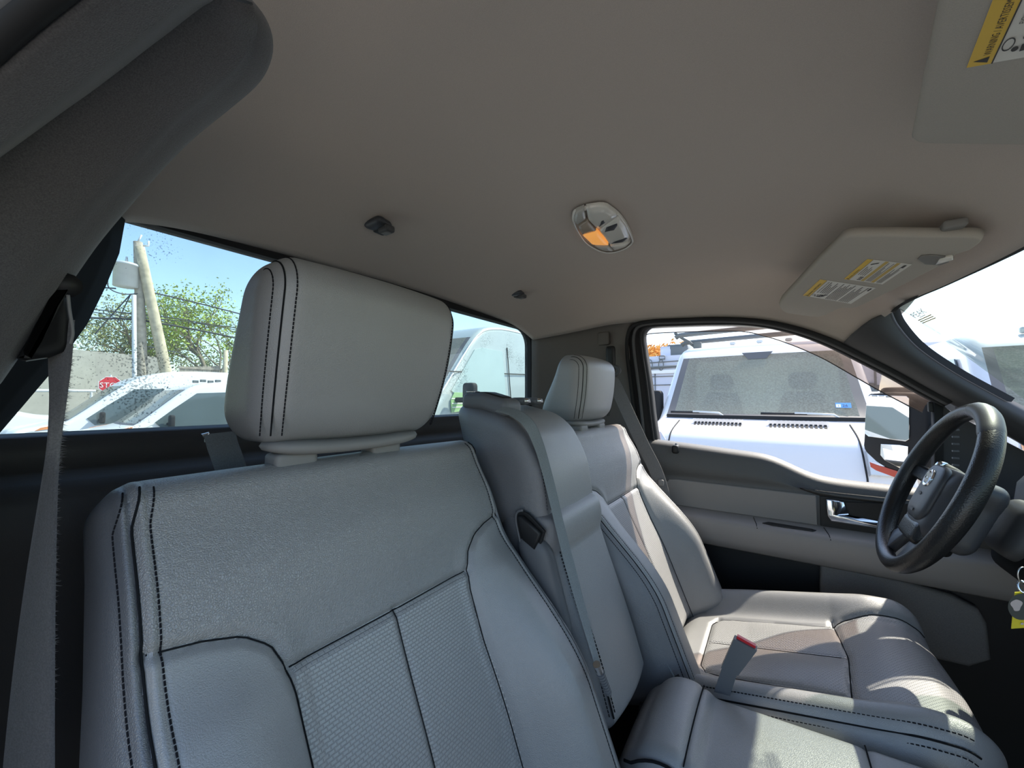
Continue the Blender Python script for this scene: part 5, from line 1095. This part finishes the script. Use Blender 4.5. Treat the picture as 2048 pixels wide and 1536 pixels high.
# far row through the rear window
SV = [(0, .35), (-.02, .5), (.0, .70), (.12, .82), (.70, .95), (.85, 1.0), (1.65, 1.74), (1.95, 1.87), (2.6, 1.95), (4.3, 1.94), (4.45, 1.7), (4.5, .45)]
TV = [(0, .35), (-.02, .5), (.0, .75), (.12, .86), (.72, .98), (.88, 1.03), (1.78, 1.86), (2.1, 2.08), (2.8, 2.30), (5.2, 2.32), (5.35, 2.0), (5.4, .45)]
def small_van(label, nose, prof, mat, hd=(.0, 1)):
    (lb, zb_), (lt, zt_) = prof[5], prof[6]
    v = Vehicle('cargo_van', label, 'white vans parked behind the cab', nose, hd, prof, .95, .10, mat, (zb_, zt_, lt+.15))
    for sg in (-1, 1):
        sl = (zt_-zb_)/(lt-lb); w0 = zb_-.02
        v.side_panel([(lb+.32, w0+.06), (lb+.62, zb_+.62*sl-.26), (lt+.22, zt_-.09), (lt+.80, zt_-.06), (lt+.80, w0-.06), (lb+.45, w0-.10)], sg, 'side_window', M['car_glass'])
        v.side_panel([(.03, .62), (.08, .72), (.40, .83), (.55, .80), (.30, .64)], sg, 'headlight', M['lens']); v.side_panel([(.44, .83), (.52, .895), (.84, .965), (.80, .88)], sg, 'turn_signal', M['amber'], .010)
        v.mirror(lb+.55, zb_+.05, sg, .14, .8); v.side_panel([(lt+.86, .5), (lt+.86, zt_), (lt+.875, zt_), (lt+.875, .5)], sg, 'door_joint', M['rubber'])
    v.wheels((.85, 3.4), .32); return v
v4 = small_van('white van beside the headrest with an orange turn lamp and dark side glass', (-11.5, at(268, 836, X=-10.55)[1]-.85), SV, M['white_paint'])
v5 = small_van('taller white van behind the orange-lamped one, nose near the stop sign', (-14.2, at(132, 838, X=-13.25)[1]-.88), TV, M['white_paint'])
CAR = [(0, .35), (-.03, .55), (.05, .78), (1.1, .98), (1.3, 1.02), (1.95, 1.38), (2.4, 1.45), (3.1, 1.42), (3.9, 1.08), (4.5, 1.02), (4.6, .5)]
v6 = Vehicle('sedan_car', 'white sedan at the far left of the rear window', None, (-17.6, -2.6), (.05, 1), CAR, .9, .22, M['white_paint'], (1.03, 1.37, 2.1), cat='car')
for sg in (-1, 1):
    v6.side_panel([(1.5, 1.03), (2.0, 1.31), (2.4, 1.37), (2.4, 1.02)], sg, 'side_window', M['car_glass']); v6.side_panel([(2.46, 1.02), (2.46, 1.37), (3.05, 1.35), (3.5, 1.08)], sg, 'side_window', M['car_glass'])
v6.wheels((.85, 3.6), .32)
# roof light bar on the near white van
mb = MB(); c = v4.P(2.0, .3, 1.90)
lbk = MB()
for k in range(4): lbk.box(c+np.array([.08*k, .12*k, .03+.02*(k % 2)]), (.04, .05, .03), bev=.008)
lbk.build('roof_equipment', M['rack'], v4.root)

# wall, bank, fence, sign
V, F = slab([(-26, -2, 0), (-26, 6.3, 0), (-26, 6.3, 3.65), (-26, -2, 3.9)], (1, 0, 0), .3); bwall = mk('concrete_wall', V, F, M['concrete'], smooth=False); tag(bwall, 'plain beige concrete wall behind the stop sign', 'wall')
V, F = slab([(-25.5, 6.6, 0), (-25.5, 13, 0), (-25.5, 13, 2.7), (-25.5, 6.6, 2.95)], (1, 0, 0), .2); o = mk('low_wall', V, F, M['concrete'], smooth=False); tag(o, 'lower grey wall under the leafing tree', 'wall')
pl2 = empty('wooden_gate', (-24.8, 7.2, 0), 'short grey wooden panel at the foot of the leaning pole', 'fence panel')
for k in range(9): mb = MB(); mb.box((-24.8, 6.55+k*.19, 1.58+.01*k), (.02, .088, 1.58+.01*k+.01*(k % 3))); mb.build('board', M['wood_pole'], pl2)
mb = MB(); mb.box((-24.77, 7.3, 3.15), (.03, .9, .05)); mb.build('rail', M['wood_pole'], pl2)
bp = MB(); bp.tube([(-24.6, 8.35, 0), (-24.6, 8.35, 4.2)], .11, 10); o = bp.build('wood_post', M['wood_new'], smooth=True); tag(o, 'short tan wooden post between the leaning pole and the tree', 'post')
gxs = np.linspace(-46, -22, 14); gys = np.linspace(-14, 1.2, 14)
V = np.array([(x, y, max(0, (-22-x))*.30+.25*math.sin(x*1.3+y)*(x < -23)) for x in gxs for y in gys]); o = mk('grass_bank', V, grid_faces(14, 14), M['grass']); struct(o, 'rough green bank at the far left of the rear window', 'grass')
ss = empty('stop_sign', (-16.9, 2.55, 0), 'red octagonal stop sign half hidden by a white van', 'sign')
sc0 = at(221, 770, X=-19.0); nrm = np.array([.96, -.12, 0.]); nrm /= np.linalg.norm(nrm); sx = np.cross([0, 0, 1.], nrm)
ss.location = (sc0[0], sc0[1], 0); ORG[ss.name] = np.array([sc0[0], sc0[1], 0])
def oct_(r, l): return [sc0+nrm*l+sx*r*math.cos(math.pi/8+k*math.pi/4)+np.array([0, 0, r*math.sin(math.pi/8+k*math.pi/4)]) for k in range(8)]
pn = mk('sign_panel', *slab(oct_(.31, 0), nrm, .01), M['sign_white'], ss, smooth=False); mk('red_face', *slab(oct_(.292, .01), nrm, .004), M['sign_red'], ss, smooth=False)
T, Fx = text_vf('STOP', .25); T[:, 0] -= T[:, 0].max()/2; mb = MB(); mb.add([sc0+nrm*.018+sx*x*.88+np.array([0, 0, y-.09]) for x, y, _ in T], Fx); mb.build('lettering', M['sign_white'], ss)
mb = MB(); mb.tube([(sc0[0]-.04, sc0[1], 0), (sc0[0]-.04, sc0[1], sc0[2]+.35)], .03, 8); mb.build('sign_post', M['steel'], ss)
rl = empty('guard_rail', (-20, 1.2, 0), 'low pale rail running behind the stop sign', 'rail')
mb = MB(); mb.tube([(-20, -.5, 1.78), (-20, 2.9, 1.82)], .05, 8); mb.build('rail_tube', M['steel'], rl)
for y in (.2, 1.1, 2.0, 2.8): mb = MB(); mb.tube([(-20, y, 0), (-20, y, 1.8)], .035, 8); mb.build('rail_post', M['steel'], rl)

# utility pole, brace, transformer, wires
PX = -20.5; pt0 = at(276, 484, X=PX); pole = empty('utility_pole', (PX, pt0[1]+.12, 0), 'weathered utility pole with a transformer can and a leaning brace', 'pole')
b0 = at(284, 760, X=PX); b0 = b0+(b0-pt0)/np.linalg.norm(b0-pt0)*2.6; b0[2] = max(b0[2], 0)
mk('pole_shaft', *tube_vf(np.linspace(b0, pt0, 12), np.linspace(.19, .14, 12), 12), M['wood_pole'], pole)
c0 = at(268, 590, X=PX+.25); c1 = at(269, 760, X=PX+.25); mk('conduit', *tube_vf([c0, c1, c1+(c1-c0)*.6], .07, 8), M['steel'], pole)
w0 = at(279, 494, X=PX+.2); w1_ = at(330, 735, X=PX+.2); w1_ = w1_+(w1_-w0)*.35; mk('brace_pole', *tube_vf(np.linspace(w0, w1_, 10), np.linspace(.16, .20, 10), 12), M['wood_new'], pole)
tc_ = at(252, 552, X=PX); A = np.linspace(0, 2*math.pi, 28, endpoint=False); rows = []
for r, z in ((.02, .50), (.36, .48), (.40, .44), (.40, .38), (.36, .38), (.36, -.42), (.02, -.44)): rows.append([tc_+np.array([r*math.cos(t), r*math.sin(t), z]) for t in np.r_[A, A[0]]])
tr = mk('transformer', *loft(rows), M['steel'], pole)
mk('bushing', *tube_vf([tc_+np.array([0, 0, .48]), tc_+np.array([0, 0, .75])], [.06, .03], 8), M['steel'], tr)
mk('bracket', *tube_vf([tc_+np.array([0, .3, .2]), np.array([PX, pt0[1]+.1, tc_[2]+.2])], .05, 8), M['rack'], pole)
mk('jumper', *tube_vf(spline(np.array([tc_+np.array([.3, -.35, .4]), tc_+np.array([.35, -.5, 0]), tc_+np.array([.3, -.5, -.6]), tc_+np.array([.2, -.1, -.75]), tc_+np.array([.1, .4, -.6])]), 24), .02, 6), M['wire'], pole)
mk('lightning_arm', *tube_vf([pt0, at(283, 470, X=PX)], .03, 6), M['steel'], pole); mk('insulator', *tube_vf([at(284, 491, X=PX), at(297, 492, X=PX), at(297, 482, X=PX)], .035, 8), M['steel'], pole)
def wire(px, r, lab, X0=PX, X1=None):
    n = len(px); Xs = np.linspace(X0, X1 or X0, n); P = spline(np.array([at(u, v, X=x) for (u, v), x in zip(px, Xs)]), 30); o = mk('power_line', *tube_vf(P, r, 5), M['wire']); tag(o, lab, 'wire', 'overhead lines behind the rear window'); return o
wire([(120, 572), (180, 574), (232, 577)], .028, 'highest overhead wire left of the transformer')
wire([(278, 580), (340, 593), (430, 615), (520, 638), (640, 668)], .030, 'upper overhead wire sagging right of the pole')
wire([(120, 612), (200, 620), (268, 628), (330, 634), (430, 650), (560, 668)], .022, 'thin middle overhead wire crossing behind both poles')
wire([(120, 618), (200, 626), (268, 636), (360, 642), (450, 656), (560, 676)], .018, 'thinnest overhead wire just below the middle one')
wire([(110, 630), (190, 636), (268, 639), (340, 650), (420, 665), (500, 682), (620, 706)], .040, 'thick dark overhead cable crossing the rear window')
wire([(262, 588), (240, 612), (215, 640), (190, 668)], .022, 'slanting guy wire left of the pole'); wire([(262, 588), (250, 612), (235, 645)], .018, 'shorter slanting wire against the pole')
wire([(290, 692), (330, 700), (362, 706)], .025, 'short wire from the leaning brace to the wood post', PX, -24.5)
for k, (va, vb_) in enumerate(((688, 694), (710, 718), (722, 734), (745, 748))): wire([(880, va), (960, (va+vb_)/2), (1060, vb_)], .02, ('topmost', 'second', 'third', 'lowest')[k]+' faint wire in the gap between the headrests', -30)

# trees
def tree(name, label, base, H, spread, mat, nleaf, leaf, seed, group, bare=.35):
    r = np.random.default_rng(seed); t = empty(name, base, label, 'tree', group); base = np.array(base, float); br = MB(); tips = []
    def grow(p, d, L, rad, lev):
        q = p+d*L; mid_ = p*.5+q*.5+r.normal(size=3)*L*.06; br.tube([p, mid_, q], [rad, rad*.85, rad*.65], 6 if lev < 2 else 4, cap=False); tips.append((q, lev))
        if lev >= 5: return
        for k in range(3 if lev < 3 else 2):
            e = d*.75+r.normal(size=3)*np.array([.5, .5, .32])*spread; e[2] += .12; e /= np.linalg.norm(e); grow(q if k < 2 else mid_, e, L*r.uniform(.62, .85), rad*.6, lev+1)
    grow(base, np.array([0, 0, 1.]), H*.30, H*.022, 0)
    br.build('branches', M['bark'], t, smooth=True)
    T = np.array([p for p, l in tips if l >= 3]); V = []; Fx = []
    for i in range(nleaf):
        p = T[r.integers(len(T))]+r.normal(size=3)*H*.045; a = r.normal(size=3); a /= np.linalg.norm(a); b = np.cross(a, r.normal(size=3)); b /= np.linalg.norm(b); s_ = leaf*r.uniform(.5, 1.2); k = len(V)
        V += [p-a*s_, p+b*s_*.5, p+a*s_, p-b*s_*.5]; Fx.append((k, k+1, k+2, k+3))
    o = mk('foliage', V, Fx, mat, t, smooth=False); o['kind'] = 'stuff'
def gpt(u, X): p = at(u, 800, X=X); return (X, p[1], 0)
tree('leafing_tree', 'fresh green tree leafing out right of the leaning pole', gpt(418, -29), 9.2, 1.0, M['leaf'], 5200, .10, 3, 'trees behind the rear window')
tree('leafing_tree', 'dull budding tree left of the utility pole', gpt(225, -33), 9.0, 1.1, M['leaf_dull'], 6000, .095, 5, 'trees behind the rear window')
tree('leafing_tree', 'low budding tree behind the belt at the left', gpt(160, -36), 8.8, 1.1, M['leaf_dull'], 6000, .095, 9, 'trees behind the rear window')
tree('leafing_tree', 'thin budding tree directly behind the two poles', gpt(305, -35), 7.6, 1.0, M['leaf_dull'], 5200, .095, 12, 'trees behind the rear window')
tree('leafing_tree', 'small green tree beside the headrest above the low wall', gpt(475, -33), 6.6, .9, M['leaf'], 3200, .10, 15, 'trees behind the rear window')

# left and right of the facing van: box body, far wall, shrubs, parked car
bt = empty('box_truck', (-4.6, 11.4, 0), 'pale lilac box truck at the left of the driver window', 'truck')
q0 = at(1270, 800, Y=10.4); q1 = at(1352, 800, Y=10.4)
def bq(x0, x1, z0, z1, y=10.4, d=.0): return [(x0, y-d, z0), (x1, y-d, z0), (x1, y-d, z1), (x0, y-d, z1)]
zt = at(1320, 712, Y=10.4)[2]; zb = at(1320, 738, Y=10.4)[2]
V, F = slab(bq(q0[0]-1.2, q1[0]+.8, .6, zt), (0, 1, 0), 5); mk('box_body', V, F, M['lav_panel'], bt, smooth=False)
mk('rail', *tube_vf([(q0[0]-1.2, 10.36, zb+.02), (q1[0]+.8, 10.36, zb+.06)], .035, 6), M['rack'], bt)
mk('top_rail', *tube_vf([(q0[0]-1.2, 10.36, zb+.14), (q1[0]+.8, 10.36, zb+.20)], .015, 6), M['rack'], bt)
V, F = slab(bq(q0[0]-1.2, q1[0]+.8, zb-.12, zb-.03, 10.4, .03), (0, -1, 0), .02); mk('white_band', V, F, M['sign_white'], bt, smooth=False)
for u in (1300, 1322): c = at(u, 730, Y=10.36); A = np.linspace(0, 2*math.pi, 16, endpoint=False); mk('rail_clip', *tube_vf([c+np.array([.06*math.cos(t), -.01, .14*math.sin(t)]) for t in A], .012, 5, closed=True), M['rack'], bt)
for z in (at(1320, 753, Y=10.4)[2], at(1320, 770, Y=10.4)[2]): mk('panel_joint', *tube_vf([(q0[0]-1.2, 10.385, z), (q1[0]+.8, 10.385, z)], .012, 5), M['rack'], bt)
c = at(1310, 740, Y=10.4); mk('panel_joint', *tube_vf([(c[0], 10.385, .7), (c[0], 10.385, zb-.1)], .012, 5), M['rack'], bt)
c = at(1324, 715, Y=10.36); mk('marker_lamp', *tube_vf([c+np.array([-.07, 0, -.04]), c+np.array([.07, 0, -.04]), c+np.array([.07, 0, .04]), c+np.array([-.07, 0, .04])], .016, 5, closed=True), M['rack'], bt)
for (u, v_, w_, h_, lb, mt) in ((1338, 704, .32, .25, 'small grey roof unit on the box truck beside the orange leaves', 'lav_panel'), (1359, 699, .5, .22, 'dark grey roof unit on the box truck next to the ladder rack', 'rack')):
    c = at(u, v_, Y=11.0); V, F = rbox(c-np.array([w_/2, .3, h_/2+.2]), c+np.array([w_/2, .3, h_/2]), [.02]*3, [4, 4, 4]); o = mk('roof_unit', V, F, M[mt]); tag(o, lb, 'roof unit', 'roof units on the box truck')
t_ = empty('orange_shrub', (-6, 17, 0), 'rusty orange leafy shrub over the box truck roof', 'shrub')
c = at(1314, 706, Y=17.); V = []; Fx = []
for i in range(900):
    p = c+RNG.normal(size=3)*np.array([.55, .5, .16]); a = RNG.normal(size=3); a /= np.linalg.norm(a); b = np.cross(a, RNG.normal(size=3)); b /= np.linalg.norm(b); k = len(V); V += [p-a*.09, p+b*.05, p+a*.09, p-b*.05]; Fx.append((k, k+1, k+2, k+3))
o = mk('foliage', V, Fx, M['leaf_orange'], t_, smooth=False); o['kind'] = 'stuff'
mb = MB()
for k in range(6): mb.tube([(c[0]+.1*k-.3, 17, 0), (c[0]+.2*k-.5, 17, c[2])], .04, 5)
mb.build('stems', M['bark'], t_)
z1 = at(1760, 690, Y=15.5)[2]; xl = at(1690, 800, Y=15.5)[0]; xr = at(1900, 800, Y=15.5)[0]
bd_ = empty('building', (xl+2, 16.5, 0), 'flat lilac building wall beyond the towing mirror', 'building')
V, F = slab([(xl, 15.5, 0), (xr+1, 15.5, 0), (xr+1, 15.5, z1), (xl, 15.5, z1)], (0, 1, 0), 4); mk('wall', V, F, M['lav_panel'], bd_, smooth=False)
c = at(1750, 750, Y=15.45); mk('downpipe', *tube_vf([(c[0], 15.42, 0), (c[0], 15.42, c[2]+.4)], .03, 6), M['rack'], bd_)
for du, dv_ in ((1740, 772), (1746, 778), (1752, 776)): c = at(du, dv_, Y=15.4); V, F = rbox(c-np.array([.09, .05, .09]), c+np.array([.09, .05, .09]), [.02]*3, [4, 4, 4]); mk('meter_box', V, F, M['blue_grey'] if 'blue_grey' in M else M['rack'], bd_)
cn = at(1775, 800, Y=12.4)
v7 = Vehicle('sedan_car', 'white car roof showing above the towing mirror', None, (cn[0], 10.2), (.0, 1), [(a*1.0, b*1.18) for a, b in CAR], .9, .22, M['white_paint'], (1.03*1.18, 1.37*1.18, 2.1), cat='car')
for sg in (-1, 1): v7.side_panel([(1.5, 1.2), (2.0, 1.53), (2.4, 1.6), (2.4, 1.2)], sg, 'side_window', M['car_glass'])
v7.wheels((.85, 3.6), .34)
